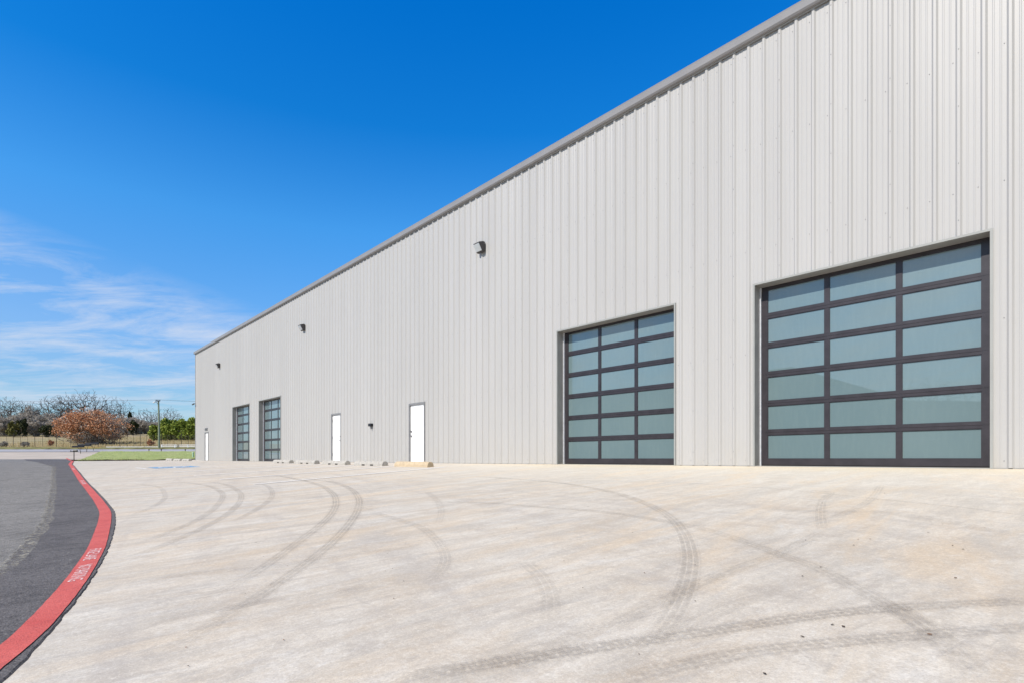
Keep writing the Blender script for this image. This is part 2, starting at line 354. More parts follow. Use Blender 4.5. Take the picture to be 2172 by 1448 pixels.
# tyre marks
def tyre(name, colr, strength, blocks, wlo=.15, plo=.45):
    m = Mat(name, colr, .85); uv = m.n('ShaderNodeTexCoord').outputs['UV']; s_ = m.n('ShaderNodeSeparateXYZ'); m.l(uv, s_.inputs[0])
    u, vv = s_.outputs[0], s_.outputs[1]
    edge = m.math('MULTIPLY', m.rng(u, 0, .22), m.rng(u, 1, .78))
    # ribs across the width
    ping = m.n('ShaderNodeMath', operation='PINGPONG'); m.l(m.math('ADD', m.math('MULTIPLY', u, 4.0), .5), ping.inputs[0]); ping.inputs[1].default_value = .5
    rib = m.rng(ping.outputs[0], .06, .16, .12, 1)
    p2 = m.n('ShaderNodeMath', operation='PINGPONG')
    m.l(m.math('ADD', m.math('MULTIPLY', vv, 14.0), m.math('MULTIPLY', m.math('FLOOR', m.math('MULTIPLY', u, 4.0)), .37)), p2.inputs[0]); p2.inputs[1].default_value = .5
    blk = m.rng(p2.outputs[0], .05, .12, 1 - blocks, 1)
    pos = m.coord('Pos')
    patch = m.rng(m.noise(pos, 1.1, 6, .7, .4), .33, .58, plo, 1); wear = m.rng(m.noise(pos, 26, 5, .8), .34, .60, wlo, 1)
    fac = m.math('MULTIPLY', m.math('MULTIPLY', edge, rib), m.math('MULTIPLY', blk, m.math('MULTIPLY', patch, wear)))
    fac = m.math('MULTIPLY', fac, s_.outputs[2]) if False else fac
    at_ = m.n('ShaderNodeAttribute', attribute_name='fade'); fac = m.math('MULTIPLY', fac, at_.outputs['Fac'])
    fac = m.math('MULTIPLY', fac, strength, True)
    tr = m.n('ShaderNodeBsdfTransparent'); ms = m.n('ShaderNodeMixShader'); m.l(fac, ms.inputs[0]); m.l(tr.outputs[0], ms.inputs[1]); m.l(m.b.outputs[0], ms.inputs[2])
    m.l(ms.outputs[0], m.out.inputs[0]); return m.m
TYRE = tyre('tyre rubber marks', (.31, .272, .235), .36, .5)
TYREC = tyre('crisp tyre tread marks', (.31, .27, .235), .38, .9, .55, .35)
TYRES = tyre('smeared tyre marks', (.32, .283, .248), .34, .1)

# vegetation
def leafmat(name, cols, rough=.7, trans=.0):
    m = Mat(name, cols[0], rough, 0, .3); g = m.n('ShaderNodeNewGeometry')
    r = m.n('ShaderNodeValToRGB'); els = r.color_ramp.elements
    while len(els) < len(cols): els.new(.5)
    for i, cc in enumerate(cols): els[i].position = i / (len(cols) - 1); els[i].color = (*cc, 1)
    m.l(g.outputs['Random Per Island'], r.inputs[0]); c = m.mix(m.rng(m.noise(m.coord('Pos'), .9, 4), .35, .65), r.outputs[0], cols[0], 'MIX')
    m.col(r.outputs[0]); return m.m
BARK = simple('grey bark', (.16, .14, .13), .9, .25, 3)
BARKF = simple('far dark bark', (.085, .07, .062), .9, .2, 3)
TWIG = leafmat('grey brush twigs', [(.43, .385, .34), (.25, .22, .19), (.54, .49, .43), (.36, .33, .29)])
ORANGE = leafmat('dry russet leaves', [(.58, .26, .12), (.38, .165, .085), (.66, .34, .18), (.45, .34, .26)])
EVER = leafmat('evergreen leaves', [(.22, .30, .04), (.08, .12, .02), (.35, .41, .07), (.25, .30, .05)])
OLIVE = leafmat('olive cedar foliage', [(.16, .15, .04), (.08, .08, .025), (.22, .20, .06), (.13, .13, .04)])
DARKEV = leafmat('dark cedar foliage', [(.022, .033, .014), (.05, .055, .018), (.03, .04, .018), (.075, .08, .02)])
DRY = leafmat('dry weeds', [(.36, .28, .16), (.24, .19, .09), (.42, .33, .19), (.20, .20, .08)])
YELW = leafmat('yellow weeds', [(.42, .29, .08), (.34, .23, .09), (.50, .37, .14)])
GRASSB = leafmat('lawn blades', [(.28, .33, .12), (.18, .22, .08), (.36, .38, .17), (.40, .36, .2)])
m = Mat('short lawn', (.15, .2, .06), .95, 0, .1); v = m.coord('Pos')
c = m.mix(m.rng(m.noise(v, .6, 6, .65), .3, .7), (.30, .37, .12), (.43, .45, .21)); c = m.mix(m.rng(m.noise(v, 5, 6, .7), .4, .7, 0, .6), c, (.27, .34, .11))
c = m.mix(m.rng(m.noise(v, .9, 4), .62, .75, 0, .7), c, (.46, .41, .26)); m.col(c); m.bump(m.noise(v, 12, 5), 1, .05); LAWN = m.m
m = Mat('dry pasture', (.35, .28, .18), .95, 0, .1); v = m.coord('Pos', (.5, 1.6, 1))
c = m.mix(m.rng(m.noise(v, .12, 6, .6), .35, .65), (.42, .335, .22), (.33, .30, .15)); c = m.mix(m.rng(m.noise(v, .7, 6, .7), .45, .7, 0, .7), c, (.40, .32, .22))
c = m.mix(m.rng(m.noise(v, 1.6, 5, .7), .55, .75, 0, .6), c, (.17, .145, .075)); m.col(c); m.bump(m.noise(v, 3, 5), 1, .1); FIELD = m.m
VERGE = simple('roadside grass', (.19, .18, .065), .95, .35, 1.2, bump=.8)
SOIL = simple('dark topsoil', (.06, .05, .04), .95, .3, 8)
STREET = simple('pale worn street surface', (.38, .37, .39), .9, .10, .6)
GRAVEL = simple('tan gravel approach', (.50, .43, .36), .95, .14, .5, bump=.5)
WHITEP = simple('white painted rail', (.75, .76, .78), .5)
POLEW = simple('weathered utility pole wood', (.20, .235, .17), .85, .2, 2)
POLED = simple('dark pole top', (.03, .04, .06), .7)
FPOST = simple('dark fence post', (.07, .055, .045), .8)
WIREM = simple('fence wire', (.14, .12, .11), .5)
PGREEN = simple('pale green utility plastic', (.38, .55, .42), .5)
LEAFD = leafmat('fallen dry leaves', [(.13, .07, .03), (.05, .04, .03), (.26, .13, .06)])

# ------------------------------------------------------------------ ground, paving
def grid(name, X, Y, Z, mats, uv=None, skirt=None, **k):
    ny, nx = X.shape; mb = MB(); mb.v = list(zip(X.ravel().tolist(), Y.ravel().tolist(), Z.ravel().tolist()))
    idx = np.arange(ny * nx).reshape(ny, nx)
    f = np.stack([idx[:-1, :-1], idx[:-1, 1:], idx[1:, 1:], idx[1:, :-1]], -1).reshape(-1, 4)
    mb.f = [tuple(q) for q in f.tolist()]; mb.m = [0] * len(mb.f); mb.uv = False if uv is None else uv
    if uv is None: mb.uv = None
    return mb
xs = np.concatenate([-np.geomspace(140, 1800, 14)[::-1], np.arange(-138, 60, 2.), np.geomspace(60, 1800, 16)])
ys = np.concatenate([-np.geomspace(30, 1800, 16)[::-1], np.arange(-28, 215, 2.), np.geomspace(216, 2400, 16)])
Xg, Yg = np.meshgrid(xs, ys); Zg = gz(Xg, Yg)
low = sstep((84 - Yg) / 1.5); Zg = Zg - .10 * low + (1 - low) * .06 * np.sin(Xg * .9 + Yg * .3) * np.cos(Yg * .5)
Ag = Xg * DX + Yg * DY; Dg = WD - (Xg * NX + Yg * NY)
Zg = np.where((Dg < -1) & (Ag < 49) & (Yg < 90), np.minimum(Zg, -.3), Zg)
g = grid('ground', Xg, Yg, Zg, None).build('ground', FIELD, smooth=True); tag(g, kind='structure')

# edge of the concrete against the asphalt, traced from the photo
edge_px = [(25, 1448), (68.8, 1397), (137.5, 1314.5), (192.6, 1242), (220, 1190.7), (237, 1153), (247.6, 1111.6), (246, 1084), (223.5, 1056.6), (203, 1036), (182, 1015), (166, 996), (155, 984)]
ep = [ray(*q) for q in edge_px]; ea = [ad(*q) for q in ep]
EA = [-14, -6, 0] + [q[0] for q in ea if q[0] < 46] + [52, 60, 90]; ED = [18.5, 14.6, 12.1] + [q[1] for q in ea if q[0] < 46] + [7.5, 7.25, 6.6]
o_ = np.argsort(EA); EA = np.array(EA)[o_]; ED = np.array(ED)[o_]
_ea = np.linspace(-14, 90, 1041); _ed = np.interp(_ea, EA, ED); _ed = np.convolve(np.pad(_ed, 6, mode='edge'), np.ones(13) / 13, mode='valid')
def DB(a): return np.interp(a, _ea, _ed)

aa = np.concatenate([np.arange(-14, 20, .2), np.arange(20, 52.01, .4), [52.0]]); ff = np.linspace(0, 1, 61)
A_, F_ = np.meshgrid(aa, ff); D_ = -0.35 + (DB(A_) + .05 + .35) * F_
X_ = A_ * DX + (WD - D_) * NX; Y_ = A_ * DY + (WD - D_) * NY
Z_ = gz(X_, Y_)
apron = grid('c', X_, Y_, Z_, None).build('concrete_apron', CONC, smooth=True); tag(apron, kind='structure')

def ragged(a, amp, sc=1.0): return amp * (np.sin(a * 7.1 * sc) * .35 + np.sin(a * 17.3 * sc + 1) * .3 + np.sin(a * 41 * sc + 2) * .25 + np.sin(a * 93 * sc + .5) * .2)
aa = np.concatenate([np.arange(-14, 16, .04), np.arange(16, 40, .2), np.arange(40, 78, .6)])
def strip(name, d0, d1, mat, zoff, nd_=24, aend=None, lip=0.0):
    A, Fq = np.meshgrid(aa, np.linspace(0, 1, nd_) ** 1.5); D = d0(A) + (d1(A) - d0(A)) * Fq
    if aend is not None: A = np.minimum(A, aend(D))
    X = A * DX + (WD - D) * NX; Y = A * DY + (WD - D) * NY; Z = gz(X, Y) + zoff
    Z[0] -= lip
    return grid(name, X, Y, Z, None).build(name, mat, smooth=False)
aend = lambda D: (47.5 - .6768 * (WD - D)) / .7362
road = strip('asphalt_road', lambda a: DB(a) + .25, lambda a: DB(a) + 22, ASPH, .004, 30, aend); tag(road, kind='structure')
seam_px = [(0, 1211), (51, 1153), (90, 1110), (103, 1077), (108, 1040), (113, 990)]
sa = [ad(*ray(*q)) for q in seam_px]
SA = np.array([-14, 0] + [q[0] for q in sa if q[0] < 45] + [90]); SD = np.array([20.5, 14.1] + [q[1] for q in sa if q[0] < 45] + [10.5]); o_ = np.argsort(SA); SA = SA[o_]; SD = SD[o_]
newr = strip('asphalt_overlay', lambda a: DB(a) + ragged(a, .008, 1.9), lambda a: np.maximum(np.interp(a, SA, SD), DB(a) + .4) + ragged(a, .03, .7) + ragged(a, .03, 2.6), ASPHN, .008, 16, aend, .02); tag(newr, kind='structure')

def ribbon(name, pts, width, mat, zoff, parent=None, uv=False, fade=True, origin=None):
    p = smooth_line(spline(pts, .12), 3); t = np.gradient(p, axis=0); t /= np.linalg.norm(t, axis=1)[:, None] + 1e-9; nn = np.stack([-t[:, 1], t[:, 0]], 1)
    K = 5; mb = MB(); uvs = []; s = np.concatenate([[0], np.cumsum(np.linalg.norm(np.diff(p, axis=0), axis=1))])
    P = np.stack([p + nn * (k / (K - 1) - .5) * width for k in range(K)], 0); Z = gz(P[..., 0], P[..., 1]) + zoff
    g_ = grid(name, P[..., 0], P[..., 1], Z, None)
    U = np.stack([np.full(len(p), k / (K - 1)) for k in range(K)], 0); V = np.stack([s] * K, 0)
    g_.uv = np.stack([U.ravel(), V.ravel()], 1)
    fd = np.clip(np.minimum(s, s[-1] - s) / (s[-1] * .10 + 1e-6), 0, 1) ** .7
    return g_, np.tile(fd, K)
# red fire lane stripe
lp = [(0, 1210), (220, 1040), (370, 880), (460, 760), (520, 640), (560, 520), (595, 430), (590, 360), (565, 300), (505, 235), (465, 150), (420, 95)]
rp = [(0, 1365), (205, 1210), (400, 1030), (545, 860), (620, 710), (650, 590), (680, 490), (680, 400), (660, 350), (600, 280), (530, 215), (480, 140)]
def z6(q): return (q[0] / 2.908, 950 + q[1] / 2.908)
rr = [ad(*ray(*z6(q))) for q in rp]; ll = [ad(*ray(*z6(q))) for q in lp]
ra = np.array([q[0] for q in rr]); rD = np.array([q[1] for q in rr]); la = np.array([q[0] for q in ll]); lD = np.array([q[1] for q in ll])
print('stripe right a,D', list(zip(ra.round(2), rD.round(2)))); print('stripe left', list(zip(la.round(2), lD.round(2)))); print('edge', list(zip(EA.round(2), ED.round(2))))
wid = np.clip(np.median(np.interp(ra[1:9], np.sort(la), lD[np.argsort(la)]) - rD[1:9]), .12, .30); print('stripe width', wid)
_o = np.argsort(ra); _gr = np.convolve(np.pad((rD - DB(ra))[_o], 1, mode='edge'), np.ones(3) / 3, mode='valid')
def GAP(a): return np.clip(np.interp(a, ra[_o], _gr), .035, .11)
gap = float(np.clip(np.median(rD[1:9] - DB(ra[1:9])), .03, .12)); print('gap', gap)
STW = .138
def path_ad(a): # centre line of stripe
    a = np.asarray(a, float); D = DB(a) + GAP(a) + STW / 2; return a, D
def adxy(a, D): return a * DX + (WD - D) * NX, a * DY + (WD - D) * NY
sa_ = np.concatenate([np.arange(-4, 16, .05), np.arange(16, 64, .3)])
A, Fq = np.meshgrid(sa_, np.linspace(-.5, .5, 5)); D = DB(A) + GAP(A) + STW / 2 + Fq * (STW + ragged(A, .004, 1.7))
X, Y = adxy(A, D); st = grid('s', X, Y, gz(X, Y) + .0125, None)
sx = np.arange(0.5, 34, .25); P_ = [adxy(a, np.interp(a, SA, SD) - .03 + ragged(a, .05, .6)) for a in sx]
g_, _ = ribbon('x', P_, .13, None, .0095)
SAND = worn_paint('sandy crumbs', (.38, .355, .30), .46, .64, 19); g_.build('sand_trail', SAND, newr)
stripe = st.build('fire_lane_stripe', RED); tag(stripe, 'faded red fire lane stripe curving along the asphalt edge', 'lane marking')
# stencilled words, readable from the asphalt
def words(txt, a_far, length, parent, zoff=.016):
    cu = bpy.data.curves.new('t', 'FONT'); cu.body = txt; cu.size = 1; cu.resolution_u = 2
    to = bpy.data.objects.new('t', cu); COL.objects.link(to); bpy.context.view_layer.update()
    me = bpy.data.meshes.new_from_object(to.evaluated_get(bpy.context.evaluated_depsgraph_get())); COL.objects.unlink(to); bpy.data.objects.remove(to)
    bm = bmesh.new(); bm.from_mesh(me); bmesh.ops.triangulate(bm, faces=bm.faces); bm.to_mesh(me); bm.free()
    co = np.empty(len(me.vertices) * 3); me.vertices.foreach_get('co', co); co = co.reshape(-1, 3)
    x0, x1, y0, y1 = co[:, 0].min(), co[:, 0].max(), co[:, 1].min(), co[:, 1].max()
    a = a_far - (co[:, 0] - x0) / (x1 - x0) * length
    D = DB(a) + GAP(a) + STW * .80 - (co[:, 1] - y0) / (y1 - y0) * STW * .62
    X, Y = adxy(a, D); Z = gz(X, Y) + zoff
    me.vertices.foreach_set('co', np.stack([X, Y, Z], 1).ravel()); me.materials.clear(); me.materials.append(LETTER); me.name = 'lettering'
    o = bpy.data.objects.new('lettering', me); COL.objects.link(o); o.parent = parent; return o
def a_of(px, py): return ad(*ray(px, py))[0]
for (x1, y1, x2, y2, tx) in ((208, 1165.5, 200, 1175.5, 'FIRE'), (200, 1177, 188, 1190, 'LANE'), (192, 1199, 186, 1206, 'NO'), (184, 1208, 172, 1233, 'PARKING')):
    a1, a2 = a_of(x1, y1), a_of(x2, y2); words(tx, a1, abs(a1 - a2), stripe)
for yy, xx in ((1022, 173), (993.5, 157)):
    a1 = a_of(xx, yy) + .7; words('FIRE LANE  NO PARKING', a1, 1.7, stripe)

# parking lines
def line_obj(name, a0, D0, a1, D1, width, mat, label, cat, group):
    g_, _ = ribbon(name, [adxy(a0, D0), adxy((a0 + a1) / 2, (D0 + D1) / 2), adxy(a1, D1)], width, mat, .0085)
    o = g_.build(name, mat); return tag(o, label, cat, group)
GL = 'white lines dividing the parking bays'
for a_, lb in ((13.3, 'white parking line nearest the camera, ending at the tan wheel stop'), (16.05, 'white parking line between the tan wheel stop and the first grey one'),
               (18.8, 'third white parking line from the camera, faint, on pale concrete'), (21.6, 'fourth white parking line, very faint, this side of the blue box'),
               (24.45, 'white parking line just beside the blue painted box')):
    line_obj('parking_line', a_, 1.6, a_, 6.97, .12, LINEW, lb, 'parking line', GL)
x0_, x1_ = ray(288, 991.2), ray(311, 993.4)
line_obj('parking_line', *ad(*x0_), *ad(*x1_), .10, LINEW, 'short white line left of the blue painted box', 'parking line', GL)
A, Fq = np.meshgrid(np.linspace(25.2, 26.9, 8), np.linspace(5.3, 6.9, 8)); X, Y = adxy(A, Fq)
acc = grid('a', X, Y, gz(X, Y) + .006, None).build('accessible_marking', BLUEP); tag(acc, 'blue painted accessible parking box on the concrete', 'parking marking')
# wheelchair figure, simple strokes
mbw = MB()
def stroke(pts, wd=.09):
    P = [adxy(25.2 + 1.7 * (1 - p[1]), 6.9 - 1.6 * p[0]) for p in pts]
    g_, _ = ribbon('w', P, wd, LINEW, .010); b = len(mbw.v); mbw.v += g_.v; mbw.f += [tuple(b + i for i in f) for f in g_.f]; mbw.m += g_.m
stroke([(.45, .85), (.46, .7), (.48, .5), (.7, .5)]); stroke([(.7, .5), (.78, .3), (.9, .25)]); stroke([(.47, .63), (.6, .62), (.7, .62)], .06)
stroke([(.5 + .25 * math.cos(t) - .05, .33 + .24 * math.sin(t)) for t in np.linspace(1.9, 5.9, 12)]); stroke([(.42, .9), (.46, .93), (.49, .9)], .12)
mbw.build('wheelchair_symbol', LINEW, acc)

# tyre marks, traced from the photo
TR = [
 (TYRES, .24, 1.0, [(560, 1006), (600, 1010), (641.6, 1017.7), (680, 1029), (705, 1045), (713, 1063), (706, 1085), (683.5, 1109.6), (641.6, 1141.8), (590, 1180.5), (541.7, 1214), (480.5, 1250), (425, 1275), (364, 1287), (300, 1299)]),
 (TYRE, .24, 1.0, [(641.6, 1014), (702.8, 1021), (742, 1035.4), (760, 1054.8), (760, 1077), (746, 1103), (715.7, 1138.6), (680, 1170.8), (641.6, 1199.8), (599.7, 1228.8), (545, 1267), (490, 1300), (429, 1337), (360, 1375), (290, 1412)]),
 (TYRES, .22, .9, [(351.6, 1021), (406, 1024), (445, 1030.6), (468, 1042), (472, 1055), (454.7, 1077), (422.5, 1100), (380.6, 1119), (332, 1138.6), (280, 1158)]),
 (TYRE, .22, .9, [(438.6, 1021), (480.5, 1027.4), (507, 1042), (511, 1058), (493.4, 1080.6), (461, 1103), (416, 1125.7), (364.5, 1148), (300, 1174), (250, 1190)]),
 (TYRE, .2, .75, [(545, 1022), (560, 1027), (574, 1035.4), (577, 1051.6), (557.8, 1071), (525.6, 1090), (480, 1112)]),
 (TYRES, .2, .7, [(280, 1025), (332, 1030.6), (349, 1045), (345, 1061), (310, 1080.6), (270, 1095)]),
 (TYRE, .2, .5, [(783.4, 1083.8), (880, 1112.8), (912, 1132), (938, 1161), (947, 1187), (941, 1206), (922, 1225.6), (900, 1240)]),
 (TYRE, .2, .45, [(905, 1042), (928, 1062), (936, 1085), (930, 1110)]),
 (TYRES, .24, .85, [(1000, 1009), (1061.6, 1013), (1158.6, 1020.4), (1223, 1028.5), (1304, 1044.6), (1368.7, 1067), (1417, 1093), (1447, 1125.4), (1461, 1161), (1464, 1199.8), (1451, 1251.5), (1426, 1306.4), (1393, 1348.5), (1348, 1390.5), (1300, 1419.5), (1240, 1450)]),
 (TYRES, .24, .7, [(900, 1064.7), (1029, 1065.6), (1126, 1073.7), (1223, 1080), (1320, 1090), (1384.8, 1101), (1465.6, 1115.7), (1546.5, 1137), (1629, 1168), (1694, 1190), (1742.4, 1206), (1823, 1251.5), (1887.8, 1285), (1968.6, 1335.5), (2030, 1375), (2098, 1432.5)]),
 (TYREC, .22, 1.0, [(840, 1442), (900, 1429), (997, 1416), (1094, 1399), (1190.9, 1384), (1287.8, 1370), (1395, 1356), (1500, 1340), (1597, 1324), (1694, 1309.7), (1791, 1297.7), (1887.8, 1290), (1984.8, 1284), (2081.8, 1280), (2172, 1275), (2260, 1271)]),
 (TYREC, .22, .85, [(1290, 1448), (1384.8, 1422), (1500, 1400), (1597, 1382), (1694, 1371), (1791, 1361), (1920, 1350), (2049.5, 1340), (2172, 1331), (2260, 1326)]),
 (TYRES, .08, .8, [(1126, 1019.4), (1384.8, 1021), (1600, 1033.3), (1694, 1040.8), (1855.5, 1057.6), (2017, 1073.7), (2172, 1093), (2300, 1112)]),
 (TYRE, .2, .6, [(1700, 1040), (1765, 1042), (1747, 1058), (1740, 1080), (1741, 1105), (1746, 1125)]),
 (TYRE, .2, .5, [(1868, 1030), (1856, 1050), (1835, 1068), (1800, 1085), (1760, 1102)]),
 (TYRE, .24, .55, [(860, 1448), (1000, 1420), (1100, 1390), (1255, 1345), (1352, 1305), (1481.8, 1236), (1562.6, 1206), (1662, 1170), (1740, 1130)]),
 (TYRES, .25, .5, [(300, 1228), (420, 1215), (520, 1205), (650, 1190), (780, 1170), (900, 1160)]),
 (TYRES, .22, .55, [(300, 1320), (420, 1300), (540, 1280), (660, 1262), (800, 1240)]),
 (TYRE, .22, .45, [(1010, 1448), (1100, 1415), (1200, 1390), (1290, 1370), (1390, 1350), (1480, 1320), (1600, 1262)]),
 (TYRES, .3, .45, [(1600, 1075), (1700, 1085), (1850, 1085), (2000, 1105), (2172, 1140)]),
 (TYRE, .24, .5, [(1880, 1270), (1960, 1330), (2040, 1400), (2090, 1448)]),
 (TYRE, .24, .45, [(1110, 1190), (1150, 1225), (1170, 1270), (1165, 1320)]),
 (TYRES, .18, .5, [(230, 1010), (330, 1003), (450, 1001), (560, 1006), (640, 1017)]),
]
for mat_ in (TYRE, TYRES, TYREC):
    big_ = MB(); big_.uv = []; fades = []; k_ = 0
    for (mt, wd, stg, pxs) in TR:
        k_ += 1
        if mt is not mat_: continue
        g_, fd = ribbon('t', [ray(*q) for q in pxs], wd * .62, mt, .004 + .00025 * k_)
        b = len(big_.v); big_.v += g_.v; big_.f += [tuple(b + i for i in f) for f in g_.f]; big_.m += [0] * len(g_.f); big_.uv += g_.uv.tolist(); fades += (fd * stg).tolist()
    o = big_.build('tyre_marks', mat_, apron); at_ = o.data.attributes.new('fade', 'FLOAT', 'POINT'); at_.data.foreach_set('value', fades)

# leaves and grit lying on the concrete
mb = MB()
z3 = [(645, 512), (960, 545), (990, 507), (1070, 505), (1450, 462), (1545, 407), (1820, 432), (1610, 547), (1680, 572), (1630, 760), (895, 1080), (820, 1068), (625, 748), (375, 1390), (745, 690), (1165, 203), (1120, 245), (755, 267), (622, 1146), (1460, 1132)]
pts = [(1500 + q[0] / 3.094, 980 + q[1] / 3.094, 1) for q in z3] + [(300 + q[0] / 3.103, 1000 + q[1] / 3.103, .6) for q in ((505, 402), (960, 620), (683, 805), (850, 748), (803, 560), (820, 445), (1660, 836), (1727, 722), (1605, 655), (308, 1283), (295, 1160), (936, 1110), (1655, 640), (110, 275), (1620, 540))]
pts += [(900 + q[0] / 3.094, 980 + q[1] / 3.094, .6) for q in ((1602, 507), (1445, 728), (1777, 674), (1778, 912), (1040, 825), (916, 648), (1180, 632), (1408, 1264), (604, 433), (1367, 462), (762, 190))]
for (px, py, s_) in pts:
    x, y = ray(px, py); r_ = random.uniform(.005, .0085) * s_; an = random.uniform(0, 6.28); z = float(gz(x, y)) + .0035
    vs = []
    for k in range(7):
        t = k * 2 * math.pi / 7; q = r_ * (1.5 if k in (0, 3) else 1) * random.uniform(.7, 1.1); vs.append((x + q * math.cos(t + an), y + q * math.sin(t + an), z + random.uniform(0, .003)))
    vs.append((x, y, z + .004)); mb.add(vs, [(k, (k + 1) % 7, 7) for k in range(7)])
tag(mb.build('leaf_litter', LEAFD), 'small dry leaves and grit scattered on the pale concrete', 'leaves', kind='stuff')

# lawn, gravel approach, street, verge
lb_px = [(-32.4, 40.8), (-36.5, 46.5), (-43, 56), (-48.5, 64), (-52.5, 70)]
lb = spline(lb_px, .8); nr = len(lb); right = np.stack([np.linspace(-20.0, -34, nr), np.linspace(52.0, 70, nr)], 1)
U_ = np.linspace(0, 1, 60)[None, :, None]; G = lb[:, None] * (1 - U_) + right[:, None] * U_
GX, GY = G[..., 0], G[..., 1]; GZ = gz(GX, GY) + .085 + .035 * np.sin(GX * 2.3 + GY) * np.cos(GY * 1.9 - GX * .7) + rng.normal(0, .012, GX.shape)
GZ[-1] -= .05
lawn = grid('l', GX, GY, GZ, None); n_c = GX.shape[1]
top = list(range(n_c)); b = len(lawn.v); lawn.v += [(GX[0, i] + .02, GY[0, i] - .02, float(gz(GX[0, i], GY[0, i])) - .05) for i in range(n_c)]
lawn.f += [(i, b + i, b + i + 1, i + 1) for i in range(n_c - 1)]; lawn.m += [1] * (n_c - 1)
lw = lawn.build('lawn', [LAWN, SOIL], smooth=False); tag(lw, kind='structure')
mb = MB()
for i in range(5200):
    u = random.random(); q = lb[0] * (1 - u) + right[0] * u if i < 1500 else None
    if q is None: r_i = int(random.random() ** 1.3 * (nr - 1)); q = lb[r_i] * (1 - u) + right[r_i] * u
    if i < 1500 and math.sin(u * 37) + math.sin(u * 83 + 1) + math.sin(u * 15) < .2: continue
    x, y = q[0] + random.uniform(-.1, .1), q[1] + random.uniform(-.05, .25); z = float(gz(x, y)) + .05
    h2 = random.uniform(.05, .13) if i < 1500 else random.uniform(.03, .07); an = random.uniform(0, 3.14); w2 = .03
    mb.add([(x - w2 * math.cos(an), y - w2 * math.sin(an), z), (x + w2 * math.cos(an), y + w2 * math.sin(an), z), (x + random.uniform(-.05, .05), y, z + h2)], [(0, 1, 2)])
tag(mb.build('grass_tufts', GRASSB), 'ragged tufts of lawn grass along the far edge of the concrete', 'grass', kind='stuff')
yy = np.linspace(46.5, 70.2, 25); fr = np.linspace(0, 1, 40)
lx = np.interp(yy, lb[:, 1], lb[:, 0]); GX = lx[:, None] + .3 - 90 * fr[None] ** 1.3; GY = np.repeat(yy[:, None], 40, 1)
tag(grid('x', GX, GY, gz(GX, GY) - .012, None).build('gravel_approach', GRAVEL, smooth=True), kind='structure')
GX, GY = np.meshgrid(np.linspace(-160, 60, 120), np.linspace(70, 78, 6)); tag(grid('x', GX, GY, gz(GX, GY) + .03, None).build('street', STREET, smooth=True), kind='structure')
GX, GY = np.meshgrid(np.linspace(-160, 60, 300), np.linspace(77.8, 84, 10)); tag(grid('x', GX, GY, gz(GX, GY) + .05 + rng.normal(0, .05, GX.shape), None).build('roadside_verge', VERGE), kind='structure')

# ------------------------------------------------------------------ building
BA0, BA1 = -9.0, 49.88; H = 8.57
bld = empty('metal_warehouse', W(20, 0, 0), 'long pale grey ribbed metal warehouse with glazed garage doors', 'warehouse')
OPEN = [dict(k='g', a0=1.214, a1=4.811, h=3.633), dict(k='g', a0=6.63, a1=10.21, h=3.62), dict(k='g', a0=31.04, a1=34.58, h=3.62), dict(k='g', a0=36.35, a1=39.87, h=3.60),
        dict(k='d', a0=16.72, a1=17.80, h=2.22, hinge=0), dict(k='d', a0=23.52, a1=24.55, h=2.24, hinge=1), dict(k='d', a0=45.98, a1=47.02, h=2.19, hinge=1)]
RIBC = 3.42; PER = .3048
prof = []                                               # (offset, out) over one rib period
for off, out in ((-.044, 0), (-.017, .030), (.017, .030), (.044, 0), (.095, 0), (.104, .0045), (.116, .0045), (.125, 0), (.180, 0), (.189, .0045), (.201, .0045), (.210, 0)): prof.append((off, out))
pp = []
k0 = int(math.floor((BA0 - RIBC) / PER)) - 1; k1 = int(math.ceil((BA1 - RIBC) / PER)) + 1
for k in range(k0, k1 + 1):
    for off, out in prof: pp.append((RIBC + k * PER + off, out))
pa = np.array([p[0] for p in pp]); po = np.array([p[1] for p in pp])
cuts = [BA0, BA1] + [o_['a0'] for o_ in OPEN] + [o_['a1'] for o_ in OPEN]
allA = np.unique(np.round(np.concatenate([pa[(pa > BA0) & (pa < BA1)], cuts]), 5)); allO = np.interp(allA, pa, po)
mb = MB()
for i in range(len(allA) - 1):
    a0, a1 = allA[i], allA[i + 1]
    if a1 - a0 < 1e-6: continue
    mid_ = (a0 + a1) / 2; h0 = .012
    for o_ in OPEN:
        if o_['a0'] < mid_ < o_['a1']: h0 = o_['h']
    mb.add([W(a0, allO[i], h0), W(a1, allO[i + 1], h0), W(a1, allO[i + 1], H), W(a0, allO[i], H)], [(0, 1, 2, 3)], 0)
# screws: lap ribs every third rib, girt rows beside every rib
def inopen(a, h):
    return any(o_['a0'] - .03 < a < o_['a1'] + .03 and h < o_['h'] + .06 for o_ in OPEN)
def screw(a, h, o):
    r_ = .0085; n_ = 6; c0 = [W(a + r_ * math.cos(t), o, h + r_ * math.sin(t)) for t in np.linspace(0, 2 * math.pi, n_, endpoint=False)]
    c1 = [W(a + r_ * .6 * math.cos(t), o + .008, h + r_ * .6 * math.sin(t)) for t in np.linspace(0, 2 * math.pi, n_, endpoint=False)]
    mb.add(c0 + c1, [(i, (i + 1) % n_, n_ + (i + 1) % n_, n_ + i) for i in range(n_)] + [tuple(range(n_, 2 * n_))], 1)
for k in range(k0, k1 + 1):
    ac = RIBC + k * PER
    if not (BA0 + .1 < ac < 30): continue
    for h in (.12, 2.27, 4.36, 6.45, 8.36):
        if not inopen(ac + .07, h): screw(ac + .07 + random.uniform(-.004, .004), h + random.uniform(-.012, .012), .0005)
    if k % 3 == 0:
        for h in np.arange(.30, H, .905):
            if not inopen(ac, h): screw(ac, h, .0305)
wall = mb.build('wall', [SIDING, SCREW], bld)
mb = MB()                                               # the other three walls, plain ribbed box far behind
dep = 34.0
